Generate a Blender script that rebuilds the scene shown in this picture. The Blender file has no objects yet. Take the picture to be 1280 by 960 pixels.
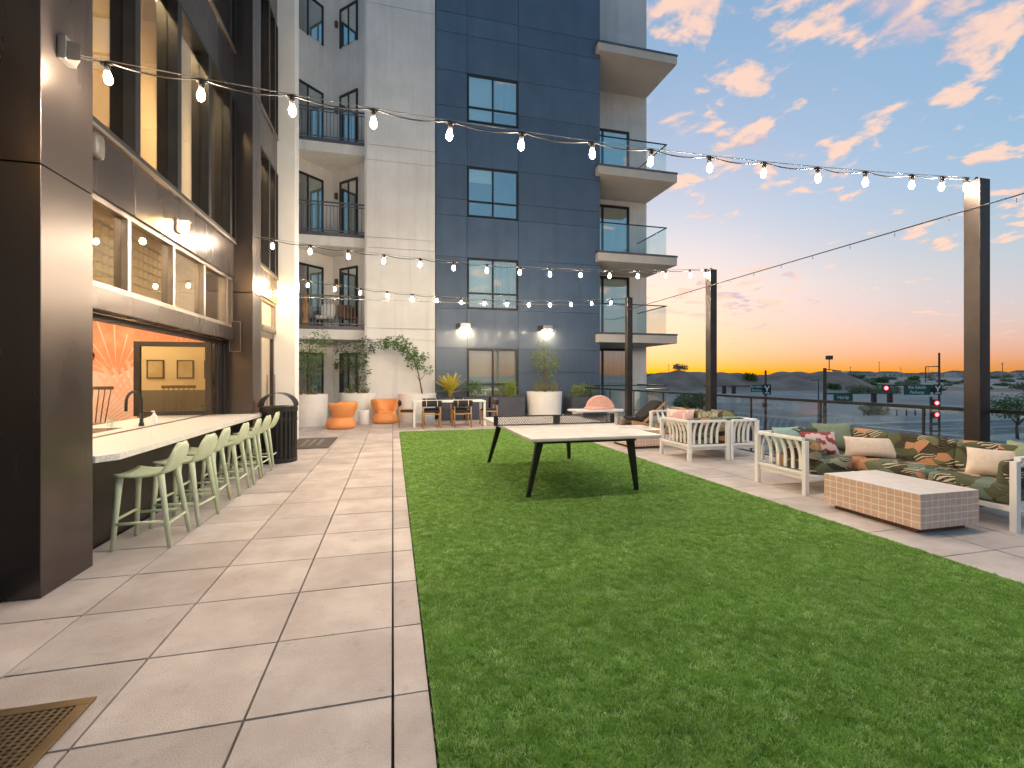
import bpy, bmesh, math, random
from mathutils import Vector, Matrix
S = bpy.context.scene
COL = S.collection
R = math.radians
rnd = random.Random(7)

# ------------------------------------------------------------------ camera
TH = math.atan(149 / 584)                      # yaw to the right of +Y
cam = bpy.data.cameras.new('camera')
co = bpy.data.objects.new('camera', cam)
COL.objects.link(co); S.camera = co
cam.sensor_width = 36; cam.lens = 584 / 1280 * 36; cam.shift_y = -9 / 1280
cam.clip_start = 0.05; cam.clip_end = 12000
co.location = (0, 0, 1.45); co.rotation_euler = (R(90), 0, -TH)
S.view_settings.view_transform = 'Standard'; S.view_settings.look = 'None'
S.view_settings.gamma = 1; S.view_settings.use_curve_mapping = False
S.view_settings.exposure = 2.95

# ------------------------------------------------------------------ sky
SUN_AZ = TH + math.atan((800 - 640) / 584)     # clockwise from +Y
SUN_EL = R(2.5)
CLX, CLY = 8.36, 3.02                            # where the cloud field starts
world = bpy.data.worlds.new('World'); S.world = world; world.use_nodes = True

class NB:
    """small node-tree builder"""
    def __init__(s, tree):
        s.t = tree; s.N = tree.nodes; s.L = tree.links; s.N.clear()
    def n(s, typ, ins=None, **k):
        x = s.N.new(typ)
        for a, b in k.items(): setattr(x, a, b)
        for i, v in (ins or {}).items():
            if isinstance(v, bpy.types.NodeSocket): s.L.new(v, x.inputs[i])
            else: x.inputs[i].default_value = v
        return x
    def m(s, op, a, b=0.0, c=0.0, clamp=False):
        return s.n('ShaderNodeMath', {0: a, 1: b, 2: c}, operation=op, use_clamp=clamp).outputs[0]
    def mix(s, f, a, b, mode='MIX'):
        x = s.n('ShaderNodeMix', data_type='RGBA', blend_type=mode)
        for i, v in ((0, f), (6, a), (7, b)):
            if isinstance(v, bpy.types.NodeSocket): s.L.new(v, x.inputs[i])
            else: x.inputs[i].default_value = (tuple(v) + (1,))[:4] if i else v
        return x.outputs[2]
    def ramp(s, f, stops, interp='LINEAR'):
        x = s.n('ShaderNodeValToRGB', {0: f}); cr = x.color_ramp; cr.interpolation = interp
        while len(cr.elements) < len(stops): cr.elements.new(0.5)
        for e, (p, c) in zip(cr.elements, stops):
            e.position = p; e.color = (tuple(c) + (1,))[:4] if hasattr(c, '__len__') else (c, c, c, 1)
        return x.outputs[0]
    def smooth(s, v, a, b):
        return s.n('ShaderNodeMapRange', {0: v, 1: a, 2: b, 3: 0.0, 4: 1.0}, interpolation_type='SMOOTHSTEP').outputs[0]

b = NB(world.node_tree)
sky = b.n('ShaderNodeTexSky', sky_type='NISHITA', sun_disc=False, sun_elevation=SUN_EL, sun_rotation=SUN_AZ,
          air_density=1.2, dust_density=1.2, ozone_density=4.0)
g = b.n('ShaderNodeGamma', {0: sky.outputs[0], 1: 0.36})
hs = b.n('ShaderNodeHueSaturation', {1: 1.42, 2: 0.575, 4: g.outputs[0]})
tc = b.n('ShaderNodeTexCoord')
sx = b.n('ShaderNodeSeparateXYZ', {0: tc.outputs['Generated']})
tw_ = b.ramp(b.m('MAXIMUM', sx.outputs[2], 0.0), [(0.0, (1.05, 0.67, 1.25)), (0.07, (1.08, 0.82, 0.94)), (0.17, (1.10, 0.96, 0.92)), (0.30, (1, 1, 1))])
hs = b.mix(1.0, hs.outputs[0], tw_, 'MULTIPLY')
zz = b.m('ADD', b.m('MAXIMUM', sx.outputs[2], 0.0), 0.13)
px = b.n('ShaderNodeCombineXYZ', {0: b.m('DIVIDE', sx.outputs[0], zz), 1: b.m('DIVIDE', sx.outputs[1], zz), 2: 0.0})
pv = b.n('ShaderNodeVectorMath', {0: px.outputs[0], 1: (CLX, CLY, 0.0)}, operation='ADD').outputs[0]
n1 = b.n('ShaderNodeTexNoise', {'Vector': pv, 'Scale': 6.2, 'Detail': 9.0, 'Roughness': 0.56, 'Distortion': 0.25})
n2 = b.n('ShaderNodeTexNoise', {'Vector': pv, 'Scale': 0.9, 'Detail': 2.0})
off = b.n('ShaderNodeVectorMath', {0: pv, 1: (0.02, -0.03, 0.0)}, operation='ADD')
n3 = b.n('ShaderNodeTexNoise', {'Vector': off.outputs[0], 'Scale': 3.1, 'Detail': 9.0, 'Roughness': 0.56, 'Distortion': 0.25})
dens = b.m('ADD', n1.outputs[0], b.m('MULTIPLY', b.m('SUBTRACT', n2.outputs[0], 0.5), 0.55))
mask = b.m('MULTIPLY', b.smooth(dens, 0.57, 0.675), b.smooth(sx.outputs[2], 0.03, 0.14))
lit = b.smooth(b.m('SUBTRACT', n1.outputs[0], n3.outputs[0]), -0.09, 0.09)
ccol = b.mix(lit, (0.50, 0.45, 0.56), (1.02, 0.66, 0.48))
skyc = b.mix(b.m('MULTIPLY', mask, 0.8), hs, ccol)
bg = b.n('ShaderNodeBackground', {0: skyc, 1: 0.145})
b.n('ShaderNodeOutputWorld', {0: bg.outputs[0]})

sl = bpy.data.lights.new('sun', 'SUN'); sl.energy = 0.25; sl.angle = R(4); sl.color = (1.0, 0.72, 0.48)
so = bpy.data.objects.new('sun', sl); COL.objects.link(so); so.location = (60, 90, 40)
sd = Vector((math.sin(SUN_AZ) * math.cos(SUN_EL), math.cos(SUN_AZ) * math.cos(SUN_EL), math.sin(SUN_EL)))
so.rotation_euler = sd.to_track_quat('Z', 'Y').to_euler()

# ------------------------------------------------------------------ materials
M = {}
def pm(name, c1, c2=None, scale=8.0, rough=0.6, metal=0.0, bump=0.0, bscale=60.0, spec=0.5, orand=0.0,
       stretch=(1, 1, 1), coat=0.0, rvar=0.0, detail=5.0, lo=0.35, hi=0.68, speck=0.0, streak=0.0):
    m = bpy.data.materials.new(name); m.use_nodes = True; q = NB(m.node_tree)
    tc = q.n('ShaderNodeTexCoord'); mp = q.n('ShaderNodeMapping', {0: tc.outputs['Object'], 3: stretch})
    oi = q.n('ShaderNodeObjectInfo')
    vv = q.n('ShaderNodeVectorMath', {0: mp.outputs[0], 1: oi.outputs['Location']}, operation='ADD')
    nz = q.n('ShaderNodeTexNoise', {'Vector': vv.outputs[0], 'Scale': scale, 'Detail': detail, 'Roughness': 0.6})
    f = q.smooth(nz.outputs[0], lo, hi)
    col = q.mix(f, c1, c2 or c1)
    if speck:
        sp_ = q.n('ShaderNodeTexNoise', {'Vector': vv.outputs[0], 'Scale': 170.0, 'Detail': 2.0})
        st_ = q.n('ShaderNodeTexNoise', {'Vector': vv.outputs[0], 'Scale': 7.0, 'Detail': 6.0, 'Roughness': 0.7})
        kk = q.m('ADD', q.m('MULTIPLY', sp_.outputs[0], speck), q.m('MULTIPLY', q.smooth(st_.outputs[0], 0.56, 0.75), -0.6 * speck))
        col = q.n('ShaderNodeHueSaturation', {2: q.m('ADD', kk, 1 - 0.5 * speck), 4: col}).outputs[0]
    if streak:
        m2_ = q.n('ShaderNodeMapping', {0: tc.outputs['Object'], 3: (2.2, 2.2, 0.12)})
        st_ = q.n('ShaderNodeTexNoise', {'Vector': m2_.outputs[0], 'Scale': 1.6, 'Detail': 6.0, 'Roughness': 0.65})
        col = q.n('ShaderNodeHueSaturation', {2: q.m('MULTIPLY_ADD', q.smooth(st_.outputs[0], 0.45, 0.75), -streak, 1.0), 4: col}).outputs[0]
    if orand:
        k = q.m('MULTIPLY_ADD', oi.outputs['Random'], 2 * orand, 1 - orand)
        col = q.n('ShaderNodeHueSaturation', {2: k, 4: col}).outputs[0]
    bs = q.n('ShaderNodeBsdfPrincipled', {'Base Color': col, 'Roughness': rough, 'Metallic': metal,
             'Specular IOR Level': spec, 'Coat Weight': coat, 'Coat Roughness': 0.1})
    if rvar:
        q.L.new(q.m('MULTIPLY_ADD', f, rvar, rough - rvar / 2), bs.inputs['Roughness'])
    if bump:
        n2 = q.n('ShaderNodeTexNoise', {'Vector': vv.outputs[0], 'Scale': bscale, 'Detail': 4.0})
        bp = q.n('ShaderNodeBump', {'Strength': bump, 'Distance': 0.01, 'Height': n2.outputs[0]})
        q.L.new(bp.outputs[0], bs.inputs['Normal'])
    q.n('ShaderNodeOutputMaterial', {0: bs.outputs[0]})
    M[name] = m; return m
def emit(name, c, k, base=None):
    m = bpy.data.materials.new(name); m.use_nodes = True; q = NB(m.node_tree)
    e = q.n('ShaderNodeEmission', {0: tuple(c) + (1,), 1: k})
    q.n('ShaderNodeOutputMaterial', {0: e.outputs[0]}); M[name] = m
def glass(name, tint, refl=1.0, rough=0.01):
    m = bpy.data.materials.new(name); m.use_nodes = True; q = NB(m.node_tree)
    tr = q.n('ShaderNodeBsdfTransparent', {0: tuple(tint) + (1,)})
    gl = q.n('ShaderNodeBsdfGlossy', {0: (1, 1, 1, 1), 1: rough})
    lw = q.n('ShaderNodeLayerWeight', {0: 0.5})
    fr = q.m('MULTIPLY_ADD', q.m('POWER', lw.outputs['Facing'], 4.0), 0.9, 0.045)
    mx = q.n('ShaderNodeMixShader', {0: q.m('MULTIPLY', fr, refl, clamp=True), 1: tr.outputs[0], 2: gl.outputs[0]})
    q.n('ShaderNodeOutputMaterial', {0: mx.outputs[0]}); M[name] = m

pm('paver', (0.48, 0.41, 0.375), (0.60, 0.53, 0.49), 2.2, 0.75, bump=0.4, bscale=120, orand=0.11, speck=0.38)
pm('slab_base', (0.05, 0.045, 0.04), (0.07, 0.06, 0.055), 6, 0.9)
pm('turf_base', (0.10, 0.20, 0.035), (0.14, 0.26, 0.05), 30, 0.9)
pm('bronze', (0.10, 0.082, 0.076), (0.115, 0.096, 0.088), 5, 0.28, metal=0.75, stretch=(0.35, 0.35, 0.06), rvar=0.05, detail=2)
pm('bronze_dark', (0.05, 0.042, 0.038), (0.065, 0.055, 0.05), 3, 0.42, metal=0.6)
pm('frame_dark', (0.022, 0.021, 0.022), (0.032, 0.03, 0.03), 4, 0.4, metal=0.3)
pm('frame_light', (0.30, 0.26, 0.22), (0.36, 0.32, 0.28), 4, 0.35, metal=0.8)
pm('stucco', (0.69, 0.67, 0.645), (0.78, 0.765, 0.745), 0.7, 0.9, bump=0.35, bscale=90, streak=0.13)
pm('stucco_white', (0.76, 0.74, 0.71), (0.82, 0.80, 0.78), 0.8, 0.9, bump=0.3, bscale=90)
pm('stucco_beige', (0.55, 0.49, 0.43), (0.62, 0.56, 0.50), 0.8, 0.9, bump=0.3, bscale=90)
pm('blue_panel', (0.066, 0.104, 0.165), (0.080, 0.122, 0.188), 0.9, 0.46, orand=0.10, streak=0.14, spec=0.55, bump=0.04, bscale=3, coat=0.15)
pm('slab_metal', (0.10, 0.10, 0.12), (0.13, 0.13, 0.15), 2, 0.5, metal=0.3)
pm('railing_metal', (0.10, 0.105, 0.125), (0.13, 0.135, 0.155), 3, 0.5)
pm('black_metal', (0.016, 0.015, 0.015), (0.026, 0.024, 0.024), 6, 0.45, metal=0.2)
pm('rail_black', (0.012, 0.011, 0.011), (0.016, 0.015, 0.015), 6, 0.6, spec=0.2)
pm('post_metal', (0.05, 0.043, 0.042), (0.065, 0.056, 0.054), 3, 0.36, metal=0.7)
pm('blind', (0.80, 0.84, 0.83), (0.85, 0.88, 0.87), 3, 0.9, stretch=(6, 6, 0.2))
pm('curtain', (0.48, 0.52, 0.52), (0.66, 0.69, 0.68), 5, 0.9, stretch=(5, 5, 0.1))
pm('room_dark', (0.12, 0.12, 0.12), (0.18, 0.17, 0.16), 1.5, 0.9)
pm('green_plastic', (0.58, 0.65, 0.44), (0.62, 0.69, 0.48), 6, 0.5, bump=0.06, bscale=150)
pm('terrazzo', (0.70, 0.66, 0.62), (0.82, 0.79, 0.76), 60, 0.3, lo=0.45, hi=0.55)
pm('white_paint', (0.80, 0.785, 0.76), (0.83, 0.815, 0.79), 5, 0.45)
pm('white_planter', (0.74, 0.72, 0.69), (0.81, 0.79, 0.77), 2, 0.6, bump=0.05, bscale=60)
pm('dark_planter', (0.055, 0.06, 0.08), (0.07, 0.075, 0.095), 2, 0.55)
pm('soil', (0.05, 0.035, 0.025), (0.10, 0.08, 0.06), 30, 0.95, bump=0.6, bscale=80)
pm('orange_plastic', (0.78, 0.29, 0.085), (0.82, 0.33, 0.11), 4, 0.5, bump=0.08, bscale=120)
pm('table_top', (0.52, 0.47, 0.425), (0.63, 0.58, 0.535), 5, 0.55, bump=0.1, bscale=90)
pm('tile_pink', (0.64, 0.41, 0.31), (0.70, 0.48, 0.38), 14, 0.35, detail=2)
pm('tile_top', (0.78, 0.70, 0.65), (0.84, 0.77, 0.72), 12, 0.3, detail=2)  # paler than the side tiles: overexposed light on the top put into the colour
pm('grout', (0.82, 0.79, 0.76), None, 8, 0.9)
pm('wood', (0.40, 0.21, 0.085), (0.54, 0.31, 0.14), 6, 0.5, stretch=(1, 1, 8))
pm('dark_wood', (0.10, 0.045, 0.02), (0.16, 0.08, 0.04), 6, 0.45, stretch=(1, 8, 1))
pm('black_cloth', (0.018, 0.017, 0.018), (0.03, 0.028, 0.028), 40, 0.9)
pm('sage', (0.22, 0.27, 0.18), (0.27, 0.32, 0.22), 20, 0.9, bump=0.3, bscale=300)
pm('mint', (0.33, 0.47, 0.40), (0.38, 0.52, 0.45), 20, 0.9, bump=0.3, bscale=300)
pm('cream', (0.70, 0.57, 0.47), (0.76, 0.64, 0.54), 20, 0.9, bump=0.3, bscale=300)
pm('pink_cloth', (0.66, 0.36, 0.28), (0.72, 0.43, 0.35), 12, 0.9, bump=0.3, bscale=200)
pm('maroon', (0.30, 0.055, 0.06), (0.68, 0.50, 0.47), 7, 0.9, lo=0.49, hi=0.53, detail=2)
pm('pale_pink', (0.62, 0.36, 0.34), (0.74, 0.58, 0.54), 9, 0.9, lo=0.45, hi=0.55, detail=2)
pm('mat_weave', (0.07, 0.045, 0.025), (0.10, 0.07, 0.04), 30, 0.6)
pm('brass', (0.20, 0.14, 0.075), (0.25, 0.18, 0.10), 8, 0.4, metal=0.7)
pm('mat_dark', (0.10, 0.085, 0.075), (0.14, 0.12, 0.105), 30, 0.9)
pm('chrome', (0.10, 0.095, 0.09), None, 5, 0.25, metal=0.9)
pm('tan_wall', (0.56, 0.43, 0.29), (0.62, 0.49, 0.34), 1.2, 0.85)
pm('cream_wall', (0.72, 0.62, 0.44), (0.77, 0.67, 0.49), 1.2, 0.85)
pm('mural_ground', (0.80, 0.56, 0.45), (0.84, 0.66, 0.56), 1.4, 0.85)
pm('mural_orange', (0.78, 0.27, 0.13), (0.82, 0.38, 0.22), 3, 0.85)
pm('mural_peach', (0.80, 0.44, 0.31), (0.82, 0.52, 0.40), 3, 0.85)
pm('int_floor', (0.20, 0.15, 0.11), (0.25, 0.19, 0.14), 3, 0.5)
pm('bark', (0.11, 0.075, 0.05), (0.18, 0.13, 0.09), 20, 0.9, stretch=(3, 3, 0.6), bump=0.5, bscale=40)
for nm, a, c in (('leaf_green', (0.055, 0.12, 0.025), (0.10, 0.19, 0.045)), ('leaf_dark', (0.03, 0.065, 0.02), (0.07, 0.12, 0.04)),
                 ('leaf_lime', (0.14, 0.21, 0.035), (0.22, 0.29, 0.06)), ('leaf_yellow', (0.42, 0.37, 0.03), (0.58, 0.52, 0.08)),
                 ('leaf_grey', (0.20, 0.22, 0.12), (0.30, 0.31, 0.19)), ('leaf_scrub', (0.10, 0.15, 0.06), (0.17, 0.22, 0.10)), ('blade', (0.16, 0.16, 0.07), (0.26, 0.23, 0.12))):  # leaf_grey lightened for the far bushes in place of haze
    pm(nm, a, c, 5, 0.6, spec=0.3)
pm('desert', (0.30, 0.245, 0.215), (0.43, 0.365, 0.325), 0.035, 0.95, detail=10)
pm('berm', (0.24, 0.15, 0.11), (0.38, 0.26, 0.20), 0.09, 0.95, detail=10, bump=1.0, bscale=0.5)
pm('asphalt', (0.14, 0.145, 0.155), (0.19, 0.195, 0.205), 0.25, 0.85, detail=8)
pm('concrete', (0.42, 0.40, 0.37), (0.52, 0.50, 0.47), 0.4, 0.9)
pm('line_paint', (0.72, 0.72, 0.70), (0.80, 0.80, 0.78), 3, 0.8)
pm('rust_pole', (0.085, 0.05, 0.035), (0.12, 0.075, 0.055), 2, 0.6, metal=0.2)
pm('sign_green', (0.006, 0.085, 0.05), (0.008, 0.10, 0.06), 1, 0.5)
pm('sign_white', (0.75, 0.76, 0.76), None, 1, 0.6)
pm('house_wall', (0.42, 0.37, 0.33), (0.55, 0.50, 0.46), 0.3, 0.9, orand=0.2)
pm('house_roof', (0.17, 0.12, 0.10), (0.24, 0.18, 0.15), 0.6, 0.9, orand=0.2)
pm('speaker_white', (0.06, 0.058, 0.056), None, 5, 0.5)
pm('grey_box', (0.32, 0.31, 0.30), (0.38, 0.37, 0.36), 10, 0.35, metal=0.7)
pm('picture', (0.45, 0.36, 0.20), (0.60, 0.52, 0.36), 5, 0.8)
pm('far_hill', (0.26, 0.23, 0.25), (0.34, 0.30, 0.31), 0.004, 0.95)  # distance haze put into the colour as a paler base
emit('bulb_glow', (1.0, 0.80, 0.58), 150.0)
emit('sconce_gold', (1.0, 0.58, 0.20), 28.0)
emit('sconce_glow', (1.0, 0.62, 0.30), 48.0)
emit('ceiling_glow', (1.0, 0.84, 0.62), 3.8)
emit('tube_glow', (1.0, 0.84, 0.62), 45.0)
emit('signal_red', (1.0, 0.04, 0.05), 2.5)
glass('window_glass', (0.88, 0.93, 0.92), 7.0)
glass('bronze_glass', (0.80, 0.74, 0.60), 1.3)
glass('rail_glass', (0.93, 0.97, 0.965), 1.1)

def floral():
    m = bpy.data.materials.new('floral'); m.use_nodes = True; q = NB(m.node_tree)
    tc = q.n('ShaderNodeTexCoord')
    geo = q.n('ShaderNodeNewGeometry')
    nz = q.n('ShaderNodeTexNoise', {'Vector': geo.outputs['Position'], 'Scale': 3.0, 'Detail': 2.0})
    ds = q.n('ShaderNodeVectorMath', {0: nz.outputs['Color'], 1: (0.16, 0.16, 0.16)}, operation='MULTIPLY')
    vv = q.n('ShaderNodeVectorMath', {0: geo.outputs['Position'], 1: ds.outputs[0]}, operation='ADD')
    mp = q.n('ShaderNodeMapping', {0: vv.outputs[0], 2: (0.5, 0.4, 0.6), 3: (0.8, 1.2, 2.0)})
    vo = q.n('ShaderNodeTexVoronoi', {'Vector': mp.outputs[0], 'Scale': 5.6})
    ve = q.n('ShaderNodeTexVoronoi', {'Vector': mp.outputs[0], 'Scale': 5.6}, feature='DISTANCE_TO_EDGE')
    sc = q.n('ShaderNodeSeparateColor', {0: vo.outputs['Color']})
    col = q.ramp(sc.outputs[0], [(0, (0.028, 0.018, 0.014)), (0.24, (0.07, 0.085, 0.045)), (0.45, (0.13, 0.145, 0.08)),
                                 (0.60, (0.55, 0.26, 0.14)), (0.70, (0.03, 0.019, 0.014)), (0.86, (0.36, 0.34, 0.25)), (0.92, (0.15, 0.21, 0.17))], 'CONSTANT')
    wv = q.n('ShaderNodeTexWave', {'Vector': mp.outputs[0], 'Scale': 7.5, 'Distortion': 3.5, 'Detail': 0.0}, bands_direction='DIAGONAL')
    st = q.m('MULTIPLY', q.m('GREATER_THAN', wv.outputs[1], 0.62), q.m('GREATER_THAN', sc.outputs[1], 0.5))
    dark = q.m('LESS_THAN', q.m('ADD', q.m('ABSOLUTE', q.m('SUBTRACT', sc.outputs[0], 0.77)), 0.0), 0.075)
    dk2 = q.m('LESS_THAN', sc.outputs[0], 0.24)
    c2 = q.mix(q.m('MULTIPLY', st, q.m('MAXIMUM', dark, dk2)), col, (0.55, 0.50, 0.36))
    wv2 = q.n('ShaderNodeTexWave', {'Vector': mp.outputs[0], 'Scale': 15.0, 'Distortion': 5.0, 'Detail': 1.0}, bands_direction='X')
    c2 = q.mix(q.m('MULTIPLY', q.m('GREATER_THAN', wv2.outputs[1], 0.72), 0.45), c2, (0.24, 0.24, 0.15))
    c3 = q.mix(q.m('LESS_THAN', ve.outputs[0], 0.006), c2, (0.035, 0.026, 0.016))
    bs = q.n('ShaderNodeBsdfPrincipled', {'Base Color': c3, 'Roughness': 0.9, 'Specular IOR Level': 0.2})
    q.n('ShaderNodeOutputMaterial', {0: bs.outputs[0]}); M['floral'] = m
floral()
def turf_blade_mat():
    m = bpy.data.materials.new('turf_blade'); m.use_nodes = True; q = NB(m.node_tree)
    oi = q.n('ShaderNodeObjectInfo'); geo = q.n('ShaderNodeNewGeometry')
    nz = q.n('ShaderNodeTexNoise', {'Vector': geo.outputs['Position'], 'Scale': 2.2, 'Detail': 4.0})
    c = q.ramp(oi.outputs['Random'], [(0, (0.17, 0.33, 0.06)), (0.5, (0.29, 0.48, 0.11)), (0.85, (0.43, 0.61, 0.21)), (1, (0.62, 0.72, 0.38))])
    c = q.n('ShaderNodeHueSaturation', {2: q.m('MULTIPLY_ADD', nz.outputs[0], 0.5, 0.85), 4: c}).outputs[0]
    d = q.n('ShaderNodeBsdfDiffuse', {0: c}); t = q.n('ShaderNodeBsdfTranslucent', {0: c})
    mx = q.n('ShaderNodeMixShader', {0: 0.5, 1: d.outputs[0], 2: t.outputs[0]})
    q.n('ShaderNodeOutputMaterial', {0: mx.outputs[0]}); M['turf_blade'] = m
turf_blade_mat()

# ------------------------------------------------------------------ mesh helpers
class MB:
    def __init__(s): s.v = []; s.f = []
    def add(s, vs, fs):
        o = len(s.v); s.v += [tuple(p) for p in vs]; s.f += [tuple(i + o for i in f) for f in fs]; return s
    def box(s, x0, x1, y0, y1, z0, z1):
        vs = [(x, y, z) for z in (z0, z1) for y in (y0, y1) for x in (x0, x1)]
        return s.add(vs, [(0, 2, 3, 1), (4, 5, 7, 6), (0, 1, 5, 4), (1, 3, 7, 5), (3, 2, 6, 7), (2, 0, 4, 6)])
    def bar(s, p, q, w, h=None, up=(0, 0, 1)):
        p = Vector(p); q = Vector(q); h = h or w; d = (q - p).normalized(); u = Vector(up)
        if abs(d.dot(u)) > 0.98: u = Vector((0, 1, 0))
        a = d.cross(u).normalized() * w / 2; c = a.cross(d).normalized() * h / 2
        vs = [e + i * a + j * c for e in (p, q) for i, j in ((-1, -1), (1, -1), (1, 1), (-1, 1))]
        return s.add(vs, [(0, 1, 2, 3), (7, 6, 5, 4), (0, 4, 5, 1), (1, 5, 6, 2), (2, 6, 7, 3), (3, 7, 4, 0)])
    def tube(s, pts, r, n=8, cap=True):
        pts = [Vector(p) for p in pts]; rs = r if hasattr(r, '__len__') else [r] * len(pts)
        vs = []; fs = []; ref = Vector((0.3, 0.2, 1)).normalized()
        for i, p in enumerate(pts):
            d = (pts[min(i + 1, len(pts) - 1)] - pts[max(i - 1, 0)]).normalized()
            if abs(d.dot(ref)) > 0.95: ref = Vector((1, 0.2, 0.1)).normalized()
            a = d.cross(ref).normalized(); c = d.cross(a)
            for k in range(n):
                t = 2 * math.pi * k / n; vs.append(p + (a * math.cos(t) + c * math.sin(t)) * rs[i])
        for i in range(len(pts) - 1):
            for k in range(n):
                k2 = (k + 1) % n; fs.append((i * n + k, i * n + k2, (i + 1) * n + k2, (i + 1) * n + k))
        if cap: fs += [tuple(range(n - 1, -1, -1)), tuple(range((len(pts) - 1) * n, len(pts) * n))]
        return s.add(vs, fs)
    def lathe(s, prof, n=24, c=(0, 0, 0)):
        vs = [(c[0] + r * math.cos(2 * math.pi * k / n), c[1] + r * math.sin(2 * math.pi * k / n), c[2] + z) for r, z in prof for k in range(n)]
        fs = [(i * n + k, i * n + (k + 1) % n, (i + 1) * n + (k + 1) % n, (i + 1) * n + k) for i in range(len(prof) - 1) for k in range(n)]
        if prof[0][0] > 1e-6: fs.append(tuple(range(n - 1, -1, -1)))
        if prof[-1][0] > 1e-6: fs.append(tuple(range((len(prof) - 1) * n, len(prof) * n)))
        return s.add(vs, fs)
    def prism(s, poly, z0, z1):
        n = len(poly)
        vs = [(x, y, z0) for x, y in poly] + [(x, y, z1) for x, y in poly]
        return s.add(vs, [tuple(range(n - 1, -1, -1)), tuple(range(n, 2 * n))] + [(i, (i + 1) % n, n + (i + 1) % n, n + i) for i in range(n)])
    def cushion(s, cx, cy, cz, sx, sy, sz, e=0.35, n=14):
        def f(w, m): return math.copysign(abs(w) ** m, w)
        vs = []; fs = []; nu = n * 2
        for i in range(n + 1):
            v = -math.pi / 2 + math.pi * i / n
            for k in range(nu):
                u = 2 * math.pi * k / nu
                vs.append((cx + sx / 2 * f(math.cos(v), e) * f(math.cos(u), e), cy + sy / 2 * f(math.cos(v), e) * f(math.sin(u), e), cz + sz / 2 * f(math.sin(v), e)))
        for i in range(n):
            for k in range(nu): fs.append((i * nu + k, i * nu + (k + 1) % nu, (i + 1) * nu + (k + 1) % nu, (i + 1) * nu + k))
        return s.add(vs, fs)
    def pillow(s, w, h, t, n=12):
        for sgn in (1, -1):
            vs = []; fs = []
            for i in range(n + 1):
                for k in range(n + 1):
                    x = -1 + 2 * i / n; y = -1 + 2 * k / n
                    th = t / 2 * (max(0, (1 - x * x) * (1 - y * y)) ** 0.42)
                    pin = 1 - 0.07 * (1 - y * y) * x * x; pin2 = 1 - 0.07 * (1 - x * x) * y * y
                    vs.append((x * w / 2 * pin, sgn * th, h / 2 + y * h / 2 * pin2))
            for i in range(n):
                for k in range(n):
                    q = (i * (n + 1) + k, (i + 1) * (n + 1) + k, (i + 1) * (n + 1) + k + 1, i * (n + 1) + k + 1)
                    fs.append(q if sgn < 0 else q[::-1])
            s.add(vs, fs)
        return s
    def leaf(s, p, d, L, W, up=None):
        p = Vector(p); d = Vector(d).normalized(); u = Vector(up or (rnd.uniform(-1, 1), rnd.uniform(-1, 1), rnd.uniform(-0.2, 1)))
        a = d.cross(u)
        if a.length < 1e-3: a = Vector((1, 0, 0))
        a = a.normalized() * W / 2; nn = a.cross(d).normalized()
        return s.add([p, p + d * L * 0.45 + a + nn * L * 0.05, p + d * L, p + d * L * 0.45 - a + nn * L * 0.05], [(0, 1, 2, 3)])
    def mesh(s, name, mat=None, smooth=False):
        me = bpy.data.meshes.new(name); me.from_pydata(s.v, [], s.f)
        bm = bmesh.new(); bm.from_mesh(me); bmesh.ops.recalc_face_normals(bm, faces=bm.faces) if not smooth or True else None
        bm.to_mesh(me); bm.free()
        if mat: me.materials.append(M[mat])
        if smooth: me.polygons.foreach_set('use_smooth', [True] * len(me.polygons))
        return me
    def build(s, name, mat, parent=None, smooth=False, bevel=0, loc=None, rot=None):
        return link(name, s.mesh(name, mat, smooth), parent, bevel, loc, rot)
def link(name, me, parent=None, bevel=0, loc=None, rot=None):
    o = bpy.data.objects.new(name, me); COL.objects.link(o); o.parent = parent
    if loc: o.location = loc
    if rot: o.rotation_euler = rot
    if bevel:
        bv = o.modifiers.new('bevel', 'BEVEL'); bv.width = bevel; bv.segments = 2; bv.limit_method = 'ANGLE'; bv.angle_limit = R(40)
    return o
def tag(o, label=None, cat=None, group=None, kind=None):
    if label: o['label'] = label
    if cat: o['category'] = cat
    if group: o['group'] = group
    if kind: o['kind'] = kind
    return o
def thing(name, label, cat, loc=(0, 0, 0), rz=0.0, group=None):
    o = bpy.data.objects.new(name, None); COL.objects.link(o); o.empty_display_size = 0.1
    o.location = loc; o.rotation_euler = (0, 0, rz)
    return tag(o, label, cat, group)
def dup(root, loc, rz=0.0, label=None, scale=None):
    r = root.copy(); COL.objects.link(r); r.location = loc; r.rotation_euler = (0, 0, rz)
    if scale: r.scale = (scale,) * 3 if not hasattr(scale, '__len__') else scale
    if label: r['label'] = label
    for ch in list(root.children):
        c = ch.copy(); COL.objects.link(c); c.parent = r
        for gch in list(ch.children):
            d = gch.copy(); COL.objects.link(d); d.parent = c
    return r
def struct(o): o['kind'] = 'structure'; return o
def text_mesh(name, body, size, parent, loc, rot, mat='sign_white', thick=0.004, align='CENTER', bold=0.0):
    cu = bpy.data.curves.new('lettering', 'FONT'); cu.body = body; cu.size = size; cu.extrude = thick; cu.align_x = align; cu.align_y = 'CENTER'; cu.offset = bold
    t = bpy.data.objects.new('lettering_source', cu); COL.objects.link(t)
    dg = bpy.context.evaluated_depsgraph_get(); me = bpy.data.meshes.new_from_object(t.evaluated_get(dg))
    bpy.data.objects.remove(t); me.materials.clear(); me.materials.append(M[mat])
    return link(name, me, parent, 0, loc, rot)
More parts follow.
